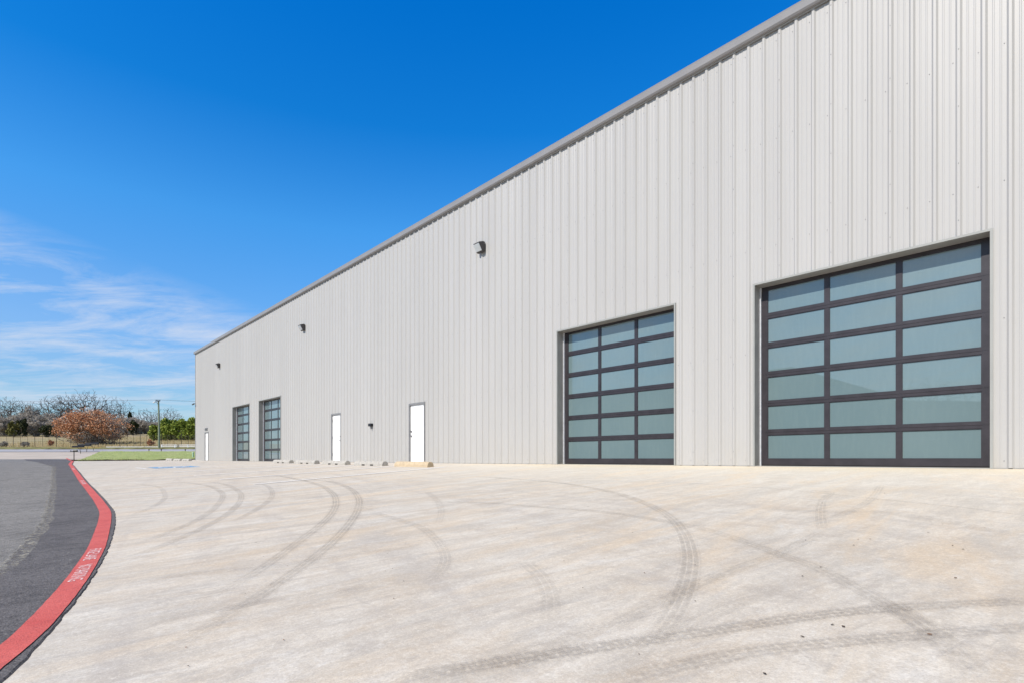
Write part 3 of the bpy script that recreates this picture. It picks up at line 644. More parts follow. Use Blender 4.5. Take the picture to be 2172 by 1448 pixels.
mb.add([W(BA1, 0, 0.0), W(BA1, -dep, 0.0), W(BA1, -dep, H + 1.4), W(BA1, -dep / 2, H + 1.4), W(BA1, 0, H)], [(0, 1, 2, 3, 4)])
mb.add([W(BA0, 0, -.6), W(BA0, -dep, -.6), W(BA0, -dep, H), W(BA0, 0, H)], [(3, 2, 1, 0)]); mb.add([W(BA0, -dep, -.6), W(BA1, -dep, -.6), W(BA1, -dep, H), W(BA0, -dep, H)], [(0, 1, 2, 3)])
mb.wbox(BA1, BA1 + .035, .0, H, -.12, .036)
mb.build('end_wall', SIDING, bld)
mb = MB(); mb.wbox(BA0, BA1 + .1, H + .02, H + .06, -.4, .06)
mb.add([W(BA0, .05, H + .065), W(BA1 + .12, .05, H + .065), W(BA1 + .12, -dep / 2, H + 1.45), W(BA0, -dep / 2, H + 1.45), W(BA0, -dep, H + .065), W(BA1 + .12, -dep, H + .065)], [(0, 1, 2, 3), (3, 2, 5, 4)])
mb.build('roof', ROOFM, bld)
mb = MB(); g0, g1 = BA0, BA1 + .10
gp = [(.034, H + .012), (.034, H + .19), (.045, H + .19), (.045, H + .03), (.085, H + .026), (.104, H + .05), (.110, H + .10), (.118, H + .175), (.125, H + .19), (.137, H + .19), (.130, H + .16), (.122, H + .10), (.116, H + .045), (.092, H + .012)]
mb.prism(gp, lambda o, h: W(g0, o, h), lambda o, h: W(g1, o, h)); mb.wbox(g1, g1 + .004, H + .012, H + .19, .034, .130)
mb.build('gutter', GUTTER, bld)
mb = MB(); mb.wbox(BA0, BA1, H - .018, H + .011, .0312, .037); mb.build('eave_trim', SIDING, bld)
mb = MB(); mb.wbox(BA0, BA1, -.02, .011, -.08, .012)
for o_ in OPEN: pass
mb.build('base_channel', JAMB, bld)
# foundation slab seen in the door recesses is part of the apron

def garage(o_):
    a0, a1, h = o_['a0'], o_['a1'], o_['h']; dpt = .26
    mb = MB(); y0, y1 = -dpt - .045, -dpt
    s0, s1 = a0 + .015, a1 - .02; tot = s1 - s0; st_ = .115; mu = .08; pw = (tot - 2 * st_ - 2 * mu) / 3
    rows = [(.150 + .588 * i, .150 + .588 * i + .483) for i in range(6)]
    cols = [(s0 + st_ + i * (pw + mu), s0 + st_ + i * (pw + mu) + pw) for i in range(3)]
    # stiles, mullions
    mb.wbox(s0, s0 + st_, .03, h + .05, y0, y1); mb.wbox(s1 - st_, s1, .03, h + .05, y0, y1)
    for i in range(2): mb.wbox(cols[i][1], cols[i + 1][0], .1501, h + .05, y0 + .002, y1 - .002)
    # rails: each section has its own top and bottom rail with a thin gap between
    mb.wbox(s0 + st_, s1 - st_, .03, .150, y0, y1 + .002)
    for i in range(5):
        lo, hi = rows[i][1], rows[i + 1][0]; mid = (lo + hi) / 2
        mb.wbox(s0 + st_, s1 - st_, lo, mid - .002, y0, y1 + .003); mb.wbox(s0 + st_, s1 - st_, mid + .002, hi, y0, y1 + .003)
        mb.wbox(s0 - .0, s0 + st_, mid + .004, mid + .008, y1 - .001, y1 + .0025); mb.wbox(s1 - st_, s1, mid + .004, mid + .008, y1 - .001, y1 + .0025)
    mb.wbox(s0 + st_, s1 - st_, rows[5][1], h + .05, y0, y1 + .002)
    fr = mb.build('garage_door', FRAME, bld, bevel=.0)
    g_ = MB()
    for (c0, c1) in cols:
        for (r0, r1) in rows: g_.wbox(c0 - .005, c1 + .005, r0 - .005, r1 + .005, y1 - .024, y1 - .018)
    g_.build('glass', GLASS, fr)
    b_ = MB()                                            # glazing beads
    for (c0, c1) in cols:
        for (r0, r1) in rows:
            b_.wbox(c0, c1, r1 - .012, r1, y1 - .018, y1 - .006); b_.wbox(c0, c1, r0, r0 + .010, y1 - .018, y1 - .006)
            b_.wbox(c0, c0 + .010, r0 + .01, r1 - .012, y1 - .018, y1 - .006); b_.wbox(c1 - .010, c1, r0 + .01, r1 - .012, y1 - .018, y1 - .006)
    b_.build('glazing_bead', FRAME, fr)
    s_ = MB(); s_.wbox(s0, s1, .004, .03, y0 + .01, y1 - .006); s_.build('bottom_seal', RUBBER, fr)
    t_ = MB(); t_.wbox(a1 - .018, a1 - .003, .0, h - .004, y1 + .004, y1 + .055); t_.build('door_track', STEELW, fr); t_ = MB(); t_.wbox(a0 + .003, a0 + .010, .0, h - .004, y1 + .004, y1 + .03); t_.build('door_track', STEELW, fr)
    j = MB(); j.wbox(a1, a1 + .02, 0, h, -dpt - .1, .0); j.wbox(a0 - .02, a0, 0, h, -dpt - .1, .0); j.wbox(a0 - .02, a1 + .02, h, h + .02, -dpt - .1, .0)
    j.wbox(a0 - .5, a1 + .5, -.02, h + .4, -dpt - .12, -dpt - .105)
    j.build('jamb', JAMB, fr)
    t = MB(); w_ = .036
    t.wbox(a1, a1 + w_, 0.0, h + w_, .0005, .036); t.wbox(a0 - w_, a0, 0.0, h + w_, .0005, .036); t.wbox(a0, a1, h, h + w_, .0005, .036)
    t.build('door_trim', TRIM, fr)
    return fr
for o_ in OPEN:
    if o_['k'] == 'g': garage(o_)

def mandoor(o_):
    a0, a1, h = o_['a0'], o_['a1'], o_['h']; fw = .065
    d_ = MB(); d_.wbox(a0 + fw, a1 - fw, .03, h - fw, -.065, -.02); dr = d_.build('entry_door', DOORW, bld, bevel=.002)
    f = MB(); f.wbox(a0, a0 + fw, 0, h, -.10, .034); f.wbox(a1 - fw, a1, 0, h, -.10, .034); f.wbox(a0 + fw, a1 - fw, h - fw, h, -.10, .034); f.wbox(a0 + fw, a1 - fw, 0, .026, -.10, -.005)
    f.build('door_frame', DFRAME, dr, bevel=.003)
    hs_ = a1 - fw if o_['hinge'] else a0 + fw; ls = a0 + fw + .07 if o_['hinge'] else a1 - fw - .07; sg = -1 if o_['hinge'] else 1
    for hh in (.30, 1.08, h - .38):
        q = MB(); q.tube([W(hs_, -.008, hh), W(hs_, -.008, hh + .115)], .010, 8); q.wbox(hs_ - .022, hs_ + .022, hh, hh + .115, -.0195, -.012); q.build('hinge', LOCK, dr)
    q = MB(); q.tube([W(ls, -.02, 1.0), W(ls, .0, 1.0)], .032, 12); q.tube([W(ls, -.0, 1.0), W(ls, .045, 1.0)], .012, 8); q.tube([W(ls + .006, .042, 1.0), W(ls - .11 * sg, .042, .995)], [.011, .009], 8); q.build('lever_handle', LOCK, dr)
    q = MB(); q.tube([W(ls, -.02, 1.17), W(ls, .012, 1.17)], .030, 12); q.tube([W(ls, .012, 1.17), W(ls, .02, 1.17)], .018, 12); q.build('deadbolt', LOCK, dr)
for o_ in OPEN:
    if o_['k'] == 'd': mandoor(o_)
mb = MB(); mb.wbox(46.1, 46.95, 2.32, 2.50, .031, .045)
for i in range(6): mb.wbox(46.13, 46.92, 2.335 + i * .027, 2.345 + i * .027, .045, .06)
mb.build('louvre_vent', DFRAME, bld)

# ------------------------------------------------------------------ wall-mounted things
def floodlight(a, h, label):
    p = W(a, 0, h); e = empty('wall_floodlight', p, label, 'wall light', 'wall floodlights high on the metal wall')
    hw = .15
    body = [(.034, -.155), (.034, .155), (.11, .160), (.27, .105), (.275, .085), (.135, -.155), (.10, -.165)]
    mb = MB(); mb.prism(body, lambda o, z: W(a - hw, o, h + z), lambda o, z: W(a + hw, o, h + z)); b_ = mb.build('housing', DKBRONZE, e, bevel=.008)
    # glass on the sloping front: two facets bulging out of the frame
    l = [(.268, .070), (.290, .045), (.235, -.04), (.165, -.135), (.145, -.135)]
    mb = MB(); mb.prism(l, lambda o, z: W(a - hw + .022, o, h + z), lambda o, z: W(a + hw - .022, o, h + z)); mb.build('lens', LENS, e)
    mb = MB(); mb.wbox(a - .10, a + .10, h - .13, h + .13, .0, .034); mb.build('back_plate', DKBRONZE, e)
    for s_ in (-1, 1): mb = MB(); mb.wbox(a + s_ * (hw + .004) - .004, a + s_ * (hw + .004) + .004, h - .12, h + .12, .06, .12); mb.build('hinge_bracket', DKBRONZE, e)
floodlight(13.45, 6.83, 'bronze wall floodlight nearest the camera, between garage door and eave')
floodlight(27.75, 6.81, 'middle bronze wall floodlight, above the far half of the wall')
floodlight(43.0, 6.80, 'smallest, farthest bronze wall floodlight near the building corner')
e = empty('wall_box', W(20.70, 0, 1.55), 'small black box with a short stub below, on the wall between two white doors', 'wall box')
mb = MB(); mb.wbox(20.58, 20.80, 1.50, 1.615, .002, .12); mb.build('housing', BLACK, e, bevel=.006)
mb = MB(); mb.tube([W(20.66, .06, 1.50), W(20.66, .06, 1.385)], .028, 8); mb.build('conduit', DFRAME, e)
e = empty('security_camera', W(49.75, 0, 4.57), 'tiny dark camera on the far corner of the warehouse', 'camera')
mb = MB(); mb.tube([W(49.80, .035, 4.60), W(49.80, .16, 4.57)], .02, 8); mb.build('bracket', BLACK, e)
mb = MB(); mb.tube([W(49.70, .16, 4.58), W(50.02, .20, 4.53)], [.05, .055], 10); mb.build('housing', DKBRONZE, e)

# ------------------------------------------------------------------ wheel stops
def wheelstop(a0, D, mat, label, slots=True, ln=2.08):
    x, y = adxy(a0 + ln / 2, D); p = (float(x), float(y), float(gz(x, y)))
    e = empty('wheel_stop', p, label, 'wheel stop', 'concrete wheel stops in front of the wall')
    pr = [(-.125, 0), (.125, 0), (.118, .075), (.085, .135), (.045, .160), (-.045, .160), (-.085, .135), (-.118, .075)]
    mb = MB()
    def P(o, z, a):
        xx, yy = adxy(a, D + o); return (float(xx), float(yy), float(gz(xx, yy)) + z + .001)
    segs = [(0, .93), (.03, 1)] ; seq = [0, .04, .62, .84, 1.24, 1.46, ln - .04, ln] if slots else [0, .04, ln - .04, ln]
    n_ = len(pr); vs = []; fs = []
    for i, s_ in enumerate(seq):
        k = .94 if i in (0, len(seq) - 1) else 1
        for (o, z) in pr:
            zz = z * k
            if slots and z == 0 and False: zz = .0
            vs.append(P(o * k, zz, a0 + s_))
    for i in range(len(seq) - 1):
        for k in range(n_): fs.append((i * n_ + k, i * n_ + (k + 1) % n_, (i + 1) * n_ + (k + 1) % n_, (i + 1) * n_ + k))
    fs.append(tuple(range(n_))[::-1]); fs.append(tuple((len(seq) - 1) * n_ + k for k in range(n_))); mb.add(vs, fs)
    mb.build('body', mat, e)
    if slots:
        for s0, s1 in ((.62, .84), (1.24, 1.46)):
            q = MB(); c0 = [P(.1265 - .003 * (z / .05), z, a) for (a, z) in ((a0 + s0, 0.004), (a0 + s1, 0.004), (a0 + s1, .052), (a0 + s0, .052))]
            c1 = [P(.05, z, a) for (a, z) in ((a0 + s0, 0.004), (a0 + s1, 0.004), (a0 + s1, .052), (a0 + s0, .052))]
            q.box8(c1 + c0); q.build('drain_slot', SLOT, e)
wheelstop(14.0, 1.62, WSTOP2, 'tan stained wheel stop without slots, in front of the nearer white door', False, 1.95)
for i, lb_ in enumerate(('grey slotted wheel stop just left of the tan one', 'second grey slotted wheel stop left of the tan one, below the middle white door',
                         'third grey slotted wheel stop left of the tan one', 'fourth grey slotted wheel stop left of the tan one, beside the far garage doors')):
    wheelstop(16.74 + 2.82 * i, 1.62, WSTOP, lb_)
for a_, lb_ in ((44.15, 'pale slotted wheel stop closest to the far corner of the building'), (46.95, 'middle of three pale slotted wheel stops before the lawn'),
                (49.75, 'leftmost of three pale slotted wheel stops before the lawn')): wheelstop(a_, 1.62, WSTOP, lb_)

# ------------------------------------------------------------------ vegetation builders
def branch_tree(mb, base, height, spread, seed, r0=.28, levels=6, lean=0, minr=.022, forks=3, n=None, width=None):
    """limbs grown towards points scattered through a domed crown, each joining the nearest limb already there"""
    g_ = np.random.default_rng(seed); n = n or (700 if levels > 4 else 110)
    W2 = (width or height * 1.0 * spread) / 2; th = height * (.24 if levels > 4 else .12)
    ph = g_.uniform(0, 2 * math.pi, n); cz = g_.uniform(-.12, 1, n); rr_ = g_.uniform(.25, 1, n) ** .55
    lob = 1 + .16 * np.sin(3 * ph + seed) + .10 * np.sin(7 * ph + 2 * seed)
    hr = np.sqrt(np.clip(1 - cz ** 2, 0, 1)) * rr_ * W2 * lob; zz = th + cz * rr_ * (height - th) * (1 + .08 * np.sin(5 * ph + seed))
    P = np.stack([hr * np.cos(ph), hr * np.sin(ph), zz], 1); top = np.array([0, 0, th])
    P = P[np.argsort(np.linalg.norm((P - top) * [1, 1, 1.0], axis=1))]
    nodes = np.zeros((n + 1, 3)); nodes[0] = top; par = [-1]; pathl = np.zeros(n + 1)
    for i in range(n):
        d = np.linalg.norm(nodes[:i + 1] - P[i], axis=1)
        # limbs do not turn back on themselves
        out_ = P[i] - nodes[:i + 1]; rad_ = nodes[:i + 1] - top; back = (out_ * rad_).sum(1) < 0
        cost = d + .30 * pathl[:i + 1] + back * d * .8
        j = int(np.argmin(cost)); nodes[i + 1] = P[i]; par.append(j); pathl[i + 1] = pathl[j] + d[j]
    desc = np.ones(n + 1)
    for i in range(n, 0, -1): desc[par[i]] += desc[i]
    rad = np.maximum(minr, r0 * 1.25 * (desc / n) ** .42); b = np.array(base)
    mb.tube([b, b + top * .5 + [g_.normal(0, .05), 0, 0], b + top], [r0 * 1.15, r0 * .95, r0 * .85], 5, 0, False)
    while len(mb.v) < 20: mb.v.append(tuple(b))
    for i in range(1, n + 1):
        a = nodes[par[i]]; c = nodes[i]; L_ = np.linalg.norm(c - a); m1 = (a * .6 + c * .4) + g_.normal(0, .06, 3) * L_; m2 = (a * .25 + c * .75) + g_.normal(0, .07, 3) * L_
        mb.tube([b + a, b + m1, b + m2, b + c], [rad[i] * 1.1, rad[i], rad[i] * .9, max(minr * .8, rad[i] * .75)], 3 if rad[i] < .09 else 5, 0, False)
def fit_height(mb, base, height):
    """scale the grown branches about the trunk's foot to the tree's real height"""
    mz = max(v[2] for v in mb.v); k = height / (mz - base[2])
    mb.v = [(base[0] + (v[0] - base[0]) * k, base[1] + (v[1] - base[1]) * k, base[2] + (v[2] - base[2]) * k) for v in mb.v]
def bare_tree(px, Y, top_y, label, seed, spread=.95, width=None, r0=.30, group=None, levels=6, forks=3, mat=BARKF, minr=.024):
    x = at(px, Y); z = float(gz(x, Y)); h = EYE + (HY - top_y) / F * Y - z
    e = empty('bare_tree', (x, Y, z), label, 'tree', group); mb = MB()
    branch_tree(mb, (x, Y, z - .1), h, spread, seed, r0, levels, forks=forks, minr=minr * 1.35, n=int(85 * width), width=width); fit_height(mb, (x, Y, z - .1), h)
    # split off the trunk as a part
    tr = MB(); tr.v = mb.v[:20]; tr.f = [f for f in mb.f if max(f) < 20]; tr.m = [0] * len(tr.f)
    cr_ = MB(); cr_.v = mb.v; cr_.f = [f for f in mb.f if max(f) >= 20]; cr_.m = [0] * len(cr_.f)
    tr.build('trunk', mat, e); cr_.build('crown', mat, e); return e
def leaf_cloud(mb, c, r, n, size, elong=1.0, clumps=14, seed=0, hollow=.55, tri=False):
    """leaf-sized faces gathered in clumps through the crown's volume"""
    g_ = np.random.default_rng(seed)
    cc = g_.normal(size=(clumps, 3)); cc /= np.linalg.norm(cc, axis=1)[:, None]; cc *= (g_.uniform(hollow, 1.0, clumps) ** .6)[:, None]
    cr2 = g_.uniform(.20, .42, clumps)
    k = g_.integers(0, clumps, n); q = g_.normal(size=(n, 3)); q /= np.linalg.norm(q, axis=1)[:, None]; q *= (g_.uniform(.3, 1, n) ** .5 * cr2[k])[:, None]
    P = (cc[k] + q) * np.array(r) * .85 + np.array(c)
    P = P[P[:, 2] > c[2] - r[2] * .95]
    d1 = g_.normal(size=(len(P), 3)); d1 /= np.linalg.norm(d1, axis=1)[:, None]; d2 = np.cross(d1, g_.normal(size=(len(P), 3))); d2 /= np.linalg.norm(d2, axis=1)[:, None] + 1e-9
    s_ = size * g_.uniform(.5, 1.3, len(P))[:, None]; d1 = d1 * s_ * elong; d2 = d2 * s_
    if tri: V = np.stack([P - d2 * .5, P + d2 * .5, P + d1 * 2], 1).reshape(-1, 3); m_ = 3
    else: V = np.stack([P - d1 - d2 * .3, P + d2, P + d1 + d2 * .3, P - d2], 1).reshape(-1, 3); m_ = 4
    b = len(mb.v); mb.v += [tuple(p) for p in V.tolist()]; nf = len(P); mb.f += [tuple(b + i * m_ + j_ for j_ in range(m_)) for i in range(nf)]; mb.m += [0] * nf
def leafy(name, px, Y, top_y, wpx, mat, label, cat, seed, n=5000, size=.16, elong=1.2, group=None, bot=.15, hollow=.5, clumps=30, stems=True, stem_mat=None, tri=False, depth=None, base_y=None):
    x = at(px, Y); z = float(gz(x, Y)); h = EYE + (HY - top_y) / F * Y - z; rx = wpx * Y / F / 2; rz = h * (1 - bot) / 2
    e = empty(name, (x, Y, z), label, cat, group); mb = MB()
    leaf_cloud(mb, (x, Y, z + h * bot + rz), (rx, depth or rx, rz * 1.05), n, size, elong, clumps, seed, hollow, tri); mb.build('crown', mat, e)
    if stems:
        mb = MB(); branch_tree(mb, (x, Y, z - .1), h * .9, .9, seed + 50, .04 + .018 * h, 4, forks=3, minr=.03); fit_height(mb, (x, Y, z - .1), h * .88)
        ww = max(v[0] for v in mb.v) - min(v[0] for v in mb.v); k = min(2.2, rx * 1.8 / ww); mb.v = [(x + (v[0] - x) * k, Y + (v[1] - Y) * k, v[2]) for v in mb.v]
        mb.build('trunk', stem_mat or BARK, e)
    return e

# bare oaks on the ridge behind the pasture
G1 = 'bare winter trees on the ridge'
bare_tree(176, 150, 822, 'tallest bare oak spreading above the russet tree', 11, width=19, r0=.42, group=G1, levels=6, forks=2, minr=.028)
bare_tree(120, 152, 836, 'bare oak reaching left of the tallest one', 23, width=13, r0=.34, group=G1, levels=6, forks=2)
bare_tree(245, 152, 838, 'bare oak leaning right, between the tallest one and the pole', 31, width=11, r0=.30, group=G1, levels=6, forks=2)
bare_tree(24, 146, 838, 'bare oak at the far left edge above grey brush', 47, width=13, r0=.34, group=G1, levels=6, forks=2)
bare_tree(64, 150, 848, 'smaller bare oak second from the left edge', 53, width=9, r0=.28, group=G1, levels=6, forks=2)
bare_tree(-14, 148, 842, 'bare oak cut by the left edge of the picture', 59, width=11, r0=.3, group=G1, levels=6, forks=2)
bare_tree(307, 165, 864, 'small slender bare tree left of the utility pole', 61, width=7, r0=.2, group=G1, levels=6, forks=2, spread=.6)
bare_tree(328, 168, 864, 'thin bare tree just behind the utility pole', 67, width=5, r0=.17, group=G1, levels=6, forks=2, spread=.6)
bare_tree(360, 160, 858, 'bare tree rising behind the green bushes', 71, width=8.5, r0=.2, group=G1, levels=6, forks=2, spread=.7)
bare_tree(276, 160, 874, 'low bare tree at the right edge of the russet tree', 73, width=7, r0=.18, group=G1, levels=6, forks=2, spread=.8)
# grey brush
G2 = 'grey leafless brush along the pasture edge'
for i, (px, Y, ty, wp, lb_) in enumerate(((8, 128, 884, 44, 'grey brush thicket at the left edge'), (-30, 130, 880, 46, 'grey brush thicket cut by the left edge'), (40, 134, 872, 46, 'grey brush thicket behind the yellowish cedar'),
        (72, 128, 886, 40, 'pale grey brush mound between two dark cedars'), (100, 132, 874, 48, 'grey brush thicket left of the russet tree'), (118, 128, 888, 36, 'grey brush mound touching the russet tree'),
        (66, 138, 862, 40, 'tall grey brush behind the middle of the left thicket'), (262, 138, 882, 40, 'grey brush at the right side of the russet tree'), (284, 142, 884, 34, 'grey brush around the dark cedar near the pole'),
        (306, 142, 890, 34, 'low grey brush between cedar and green bushes'), (180, 142, 868, 60, 'grey brush behind the russet tree'), (326, 146, 894, 30, 'low grey brush behind the pole'))):
    leafy('brush_thicket', px, Y, ty, wp, TWIG, lb_, 'brush', 100 + i, n=11000, size=.035, elong=10, group=G2, bot=.0, hollow=.15, clumps=70, tri=False, stem_mat=BARKF)
G3 = 'dark cedars in the brush'
for i, (px, Y, ty, wp, lb_) in enumerate(((28, 124, 893, 22, 'yellowish green cedar in the left thicket'), (47, 125, 884, 22, 'dark cedar in the left thicket'), (98, 124, 899, 24, 'low dark cedar left of the russet tree'),
        (282, 134, 892, 22, 'dark cedar left of the utility pole'), (276, 146, 870, 10, 'narrow dark cedar with a pointed top'), (118, 122, 903, 18, 'dark cedar half hidden by the russet tree'))):
    leafy('cedar', px, Y, ty, wp, DARKEV if i != 0 else OLIVE, lb_, 'cedar', 200 + i, n=3500, size=.14, group=G3, bot=.0, clumps=24, hollow=.3)
# russet tree
e = leafy('russet_oak', 197, 93, 866, 142, ORANGE, 'russet oak holding dry leaves, beside the street', 'tree', 301, n=32000, size=.075, bot=-.02, hollow=.15, clumps=120, stem_mat=BARK, elong=1.3)
mb = MB(); p_ = e.location; leaf_cloud(mb, (p_.x + .5, p_.y - .6, p_.z + 2.6), (4.6, 4.6, 2.9), 6500, .035, 8, 50, 77, .2); mb.build('twigs', TWIG, e)
# evergreen bushes
G4 = 'green bushes right of the utility pole'
for i, (px, ty, wp, nn, lb_) in enumerate(((335, 898, 30, 5000, 'small green bush at the foot of the utility pole'), (357, 887, 46, 15000, 'bright green bush just right of the utility pole'),
        (386, 889, 46, 15000, 'green bush in the middle of the dense row beside the building'), (413, 886, 46, 15000, 'green bush partly behind the corner of the building'))):
    leafy('evergreen_bush', px, 108, ty, wp, EVER, lb_, 'bush', 401 + i, n=nn, size=.14, group=G4, bot=-.12, hollow=.3, clumps=70, depth=2.2)
G5 = 'low dead shrubs by the wire fence'
for i, (px, Y, ty, wp, mt, lb_) in enumerate(((4, 84.5, 935, 20, TWIG, 'dead brown shrub at the left edge by the wire fence'), (54, 85, 936, 16, TWIG, 'dead brown shrub by the wire fence, left of the russet tree'),
        (108, 88, 931, 9, ORANGE, 'tiny orange shrub left of the russet tree'), (319, 88, 931, 14, ORANGE, 'tiny orange shrub left of the pole foot'))):
    leafy('dead_shrub', px, Y, ty, wp, mt, lb_, 'shrub', 500 + i, n=900, size=.05, elong=4, group=G5, bot=.0, clumps=14, stems=False)
mb = MB()
for i in range(9000):
    x = random.uniform(at(-40, 90), at(440, 90)); y = 83.5 + 50 * random.random() ** 1.6; z = float(gz(x, y)); h2 = random.uniform(.15, .45); w2 = random.uniform(.02, .06)
    mb.add([(x - w2, y, z - .05), (x + w2, y, z - .05), (x + random.uniform(-.15, .15), y + random.uniform(-.1, .1), z + h2)], [(0, 1, 2)])
tag(mb.build('dry_grass', DRY), 'tall dry grass covering the pasture beyond the street', 'grass', kind='stuff')
mb = MB()
for i in range(1500):
    x = at(random.uniform(166, 206), 82); y = random.uniform(79.5, 83); z = float(gz(x, y)); h2 = random.uniform(.05, .22); w2 = .03
    mb.add([(x - w2, y, z), (x + w2, y, z), (x + random.uniform(-.1, .1), y, z + h2)], [(0, 1, 2)])
tag(mb.build('yellow_weeds', YELW), 'yellow weeds on the verge below the long black boxes', 'weeds', kind='stuff')

# ------------------------------------------------------------------ fences, pole, mailbox, trailer
YF = 84.2
e = empty('wire_fence', (at(200, YF), YF, float(gz(at(200, YF), YF))), 'dark wire mesh fence with many thin posts along the pasture', 'fence')
x = at(-60, YF); k = 0; fp = []
while x < at(470, YF):
    yv = YF + .35 * math.sin(x * .05); z = float(gz(x, yv)); fp.append((x, yv, z)); hh = 1.95 if k % 3 else 2.15
    mb = MB(); mb.tube([(x, yv, z - .1), (x + random.uniform(-.03, .03), yv, z + hh)], (.024 if k % 3 else .04), 5); mb.build('post', FPOST, e); x += random.uniform(.98, 1.2); k += 1
mb = MB()
for hh in (.25, .6, .95, 1.3, 1.65, 1.9): mb.tube([(p[0], p[1], p[2] + hh) for p in fp], .010, 3)
for p, q in zip(fp[:-1], fp[1:]):
    for t in (.25, .5, .75): mb.tube([(p[0] + (q[0] - p[0]) * t, p[1], p[2] + .15), (p[0] + (q[0] - p[0]) * t, p[1], p[2] + 1.9)], .007, 3)
mb.build('wire_mesh', WIREM, e)
YR = 82.6
e = empty('white_rail_fence', (at(380, YR), YR, float(gz(at(380, YR), YR))), 'white two rail fence by the verge, right of the utility pole', 'fence')
ps = [343, 371.5, 398.5, 425, 452]; pr = []
for px in ps:
    x = at(px, YR); z = float(gz(x, YR)); pr.append((x, z)); mb = MB(); mb.box(x - .07, x + .07, YR - .07, YR + .07, z - .2, z + .52); mb.build('post', WHITEP, e, bevel=.01)
for (x0, z0), (x1, z1) in zip(pr[:-1], pr[1:]):
    for hh in (.16, .40):
        mb = MB(); mb.box8([(x0, YR - .115, z0 + hh), (x1, YR - .115, z1 + hh), (x1, YR - .0705, z1 + hh), (x0, YR - .0705, z0 + hh), (x0, YR - .115, z0 + hh + .10), (x1, YR - .115, z1 + hh + .10), (x1, YR - .0705, z1 + hh + .10), (x0, YR - .0705, z0 + hh + .10)]); mb.build('rail', WHITEP, e)
e = MB(); x0, x1 = at(225, YR), at(340, YR); z0, z1 = float(gz(x0, YR)), float(gz(x1, YR)); e.tube([(x0, YR, z0 + .14), (x1, YR, z1 + .16)], .05, 8)
for t in (.05, .35, .65, .95): xx = x0 + (x1 - x0) * t; e.tube([(xx, YR, float(gz(xx, YR)) - .1), (xx, YR, float(gz(xx, YR)) + .14)], .04, 6)
tag(e.build('pipe_rail', WHITEP), 'low white pipe rail on the verge left of the utility pole', 'rail')

def upole(px, Y, top_y, label):
    x = at(px, Y); z = float(gz(x, Y)); h = EYE + (HY - top_y) / F * Y - z; e = empty('utility_pole', (x, Y, z), label, 'utility pole')
    mb = MB(); mb.tube([(x, Y, z - .3), (x - .02, Y, z + h * .55), (x - .10, Y, z + h)], [.15, .125, .10], 10); mb.build('pole', POLEW, e)
    mb = MB(); mb.box8([(x - .45, Y - .16, z + h - .13), (x + .28, Y - .30, z + h - .13), (x + .28, Y - .18, z + h - .13), (x - .45, Y - .04, z + h - .13), (x - .45, Y - .16, z + h), (x + .28, Y - .30, z + h), (x + .28, Y - .18, z + h), (x - .45, Y - .04, z + h)]); mb.build('crossarm', POLED, e)
    for dx in (-.36, -.1, .2):
        q = MB(); q.tube([(x + dx, Y - .12, z + h), (x + dx, Y - .12, z + h + .16)], [.05, .035], 8); q.build('insulator', POLED, e)
    mb = MB(); mb.tube([(x - .1, Y - .1, z + h - .55), (x - .3, Y - .15, z + h - .25), (x - .5, Y - .2, z + h - .2)], .03, 6); mb.build('lamp_arm', POLED, e)
    mb = MB(); mb.tube([(x - .45, Y - .2, z + h - .22), (x - .6, Y - .22, z + h - .27), (x - .75, Y - .25, z + h - .36)], [.05, .12, .06], 8); mb.build('lamp_head', STEELW, e)
    return x, Y, z + h
pole = upole(337.5, 80.6, 848.5, 'weathered wooden utility pole with a small lamp, beside the white rail fence')
pole2 = upole(-330, 96, 846, 'utility pole farther left along the street'); pole3 = upole(700, 86, 850, 'utility pole behind the warehouse')
for (p, q, lb_) in ((pole2, pole, 'thin power line left of the utility pole'), (pole, pole3, 'thin power line from the utility pole to the building')):
    mb = MB()
    for dy, s_ in ((-.12, .9),): mb.tube([(p[0] + (q[0] - p[0]) * t, p[1] + (q[1] - p[1]) * t + dy, p[2] + .1 + (q[2] - p[2]) * t - s_ * 4 * t * (1 - t) * .35) for t in np.linspace(0, 1, 24)], .017, 4)
    tag(mb.build('power_line', WIREM), lb_, 'cable')

def mailbox(x, y, s_, label, ang):
    z = float(gz(x, y)); e = empty('mailbox', (x, y, z), label, 'mailbox'); c_, n_ = math.cos(ang), math.sin(ang)
    T = lambda u, v, w_: (x + u * c_ - v * n_, y + u * n_ + v * c_, z + w_ * s_)
    mb = MB(); mb.tube([T(0, 0, -.1), T(0, 0, .80)], .035 * s_, 8); mb.build('post', FPOST, e)
    pr = [(-.085, 0), (.085, 0), (.085, .10), (.06, .165), (0, .19), (-.06, .165), (-.085, .10)]
    mb = MB(); mb.prism([(a * s_, b) for a, b in pr], lambda a, b: T(-.05 * s_, a, .80 + b), lambda a, b: T(.27 * s_, a, .80 + b)); mb.build('box', BLACK, e)
    mb = MB(); mb.box8([T(-.28 * s_, -.06, .80), T(-.05 * s_, -.06, .80), T(-.05 * s_, .06, .80), T(-.28 * s_, .06, .80), T(-.28 * s_, -.06, .86), T(-.05 * s_, -.06, .86), T(-.05 * s_, .06, .86), T(-.28 * s_, .06, .86)]); mb.build('shelf', BLACK, e)
    mb = MB(); mb.box8([T(-.28 * s_, -.02, .86), T(-.25 * s_, -.02, .86), T(-.25 * s_, .02, .86), T(-.28 * s_, .02, .86), T(-.28 * s_, -.02, .96), T(-.25 * s_, -.02, .96), T(-.25 * s_, .02, .96), T(-.28 * s_, .02, .96)]); mb.build('flag', BLACK, e)
mailbox(at(157, 41.6), 41.6, .86, 'black mailbox on a post at the corner of the lawn', R(4))
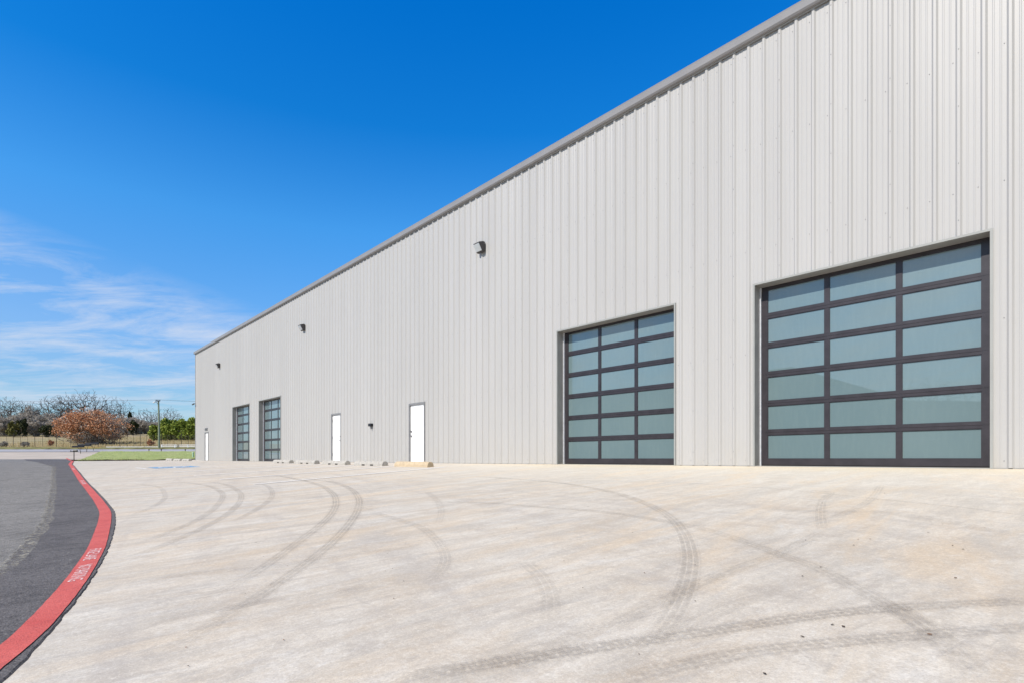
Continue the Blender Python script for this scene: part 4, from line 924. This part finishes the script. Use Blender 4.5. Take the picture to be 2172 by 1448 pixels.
# three long black boxes on slender forked legs, one behind the other along the approach
for (xa, xb, ya, yb, bx, by, lb_) in ((157.5, 173.5, 948.2, 944.6, 171, 960.5, 'lowest of three long black boxes on forked legs, right above the mailbox'),
                                     (170, 188.5, 945.0, 941.2, 184, 957.5, 'middle of three long black boxes on forked legs beside the lawn'),
                                     (185.5, 205, 941.8, 938.0, 198, 954.8, 'highest of three long black boxes on forked legs, in front of the russet tree')):
    gx, gy = ray(bx, by); gzz = float(gz(gx, gy)); Yb = gy; e = empty('long_mailbox', (gx, gy, gzz), lb_, 'mailbox', 'long black boxes on forked legs')
    X0, X1 = at(xa, Yb), at(xb, Yb); z0_, z1_ = EYE + (HY - ya) / F * Yb, EYE + (HY - yb) / F * Yb; hh = z1_ - z0_
    pr = [(-.14, 0), (.14, 0), (.14, hh * .55), (.09, hh * .9), (0, hh), (-.09, hh * .9), (-.14, hh * .55)]
    mb = MB(); mb.prism(pr, lambda a, b: (X0, Yb + a - .25, z0_ + b), lambda a, b: (X1, Yb + a + .25, z0_ + b + .03)); mb.build('box', BLACK, e)
    for xt in (X0 + .45 * (X1 - X0), X1 - .1):
        mb = MB(); mb.tube([(gx, gy, gzz + .22), (xt, Yb, z0_ + .02)], .018, 6); mb.build('fork_leg', FPOST, e)
    mb = MB(); mb.tube([(gx, gy, gzz - .1), (gx, gy, gzz + .24)], .03, 6); mb.build('post', FPOST, e)
# small things on the lawn
x, y = at(409.5, 50.5), 50.5; z = float(gz(x, y)); e = empty('utility_riser', (x, y, z), 'pale green utility riser on the lawn by the building corner', 'utility box')
mb = MB(); mb.tube([(x, y, z), (x, y, z + .46)], [.075, .07], 10); mb.build('pipe', PGREEN, e); mb = MB(); mb.tube([(x, y, z + .46), (x, y, z + .52)], [.09, .05], 10); mb.build('cap', PGREEN, e)
for px, lb_ in ((316, 'thin dark stake on the lawn below the orange shrub'), (342, 'thin dark stake on the lawn below the utility pole'), (393, 'thin dark stake on the lawn nearest the building')):
    x, y = at(px, 69), 69; z = float(gz(x, y)); mb = MB(); mb.tube([(x, y, z), (x, y, z + .38)], .045, 6); mb.tube([(x - .1, y, z + .33), (x + .1, y, z + .33)], .025, 5)
    tag(mb.build('marker_stake', FPOST), lb_, 'stake', 'stakes at the far edge of the lawn')

# ------------------------------------------------------------------ across the drive, behind the camera: what the glass reflects
def mir(px, t):
    u = (px - CX) / F; k = u * NX + NY; return 2 * WD * NX + t * (u - 2 * k * NX), 2 * WD * NY + t * (1 - 2 * k * NY)
pA, pB = Vector(mir(1895, 62)), Vector(mir(1150, 62)); ax_ = (pB - pA).normalized(); bk = Vector((ax_.y, -ax_.x)); bk = bk if bk.x < 0 else -bk; Lb = (pB - pA).length
zb = -.95; bcen = (pA + pB) / 2
e = empty('gabled_warehouse', (bcen.x, bcen.y, zb), 'grey gabled warehouse across the drive, seen only as a reflection in the garage doors', 'warehouse')
def Q(a, b, z): p = pA + ax_ * a + bk * b; return (p.x, p.y, zb + z)
rg = Lb * .30
mb = MB(); mb.add([Q(0, 0, 0), Q(Lb, 0, 0), Q(Lb, 0, 7.8), Q(rg, 0, 11.4), Q(0, 0, 8.2)], [(0, 1, 2, 3, 4)]); mb.add([Q(0, 0, 0), Q(0, 25, 0), Q(0, 25, 8.2), Q(0, 0, 8.2)], [(0, 1, 2, 3)]); mb.add([Q(Lb, 0, 0), Q(Lb, 25, 0), Q(Lb, 25, 7.8), Q(Lb, 0, 7.8)], [(0, 1, 2, 3)]); mb.add([Q(0, 25, 0), Q(Lb, 25, 0), Q(Lb, 25, 7.8), Q(rg, 25, 11.4), Q(0, 25, 8.2)], [(0, 1, 2, 3, 4)])
mb.add([Q(-22, 1, 0), Q(-.01, 1, 0), Q(-.01, 1, 7.9), Q(-22, 1, 7.6)], [(0, 1, 2, 3)]); mb.add([Q(-22, 1, 0), Q(-22, 20, 0), Q(-22, 20, 7.6), Q(-22, 1, 7.6)], [(0, 1, 2, 3)])
BACKW = simple('weathered green grey siding', (.16, .18, .17), .6); mb.build('wall', BACKW, e)
mb = MB(); mb.add([Q(-.4, -.4, 8.0), Q(rg, -.4, 11.5), Q(rg, 25.4, 11.5), Q(-.4, 25.4, 8.0), Q(Lb + .4, -.4, 7.75), Q(Lb + .4, 25.4, 7.75)], [(0, 1, 2, 3), (1, 4, 5, 2)]); mb.build('roof', GUTTER, e)
for i, (px, tt, hh) in enumerate(((1935, 96, 15.0), (1972, 100, 15.8), (2008, 96, 14.6))):
    x, y = mir(px, tt); z = float(gz(x, y)); e = empty('bare_tree', (x, y, z), ('left', 'middle', 'right')[i] + ' one of three bare trees seen only reflected in the nearest garage door', 'tree', 'bare trees across the drive'); mb = MB()
    branch_tree(mb, (x, y, z - .1), hh, .8, 800 + i, .3, 6, forks=2, minr=.04); fit_height(mb, (x, y, z - .1), hh)
    tr = MB(); tr.v = mb.v[:20]; tr.f = [f for f in mb.f if max(f) < 20]; tr.m = [0] * len(tr.f); mb.f = [f for f in mb.f if max(f) >= 20]; mb.m = [0] * len(mb.f)
    tr.build('trunk', BARKF, e); mb.build('crown', BARKF, e)
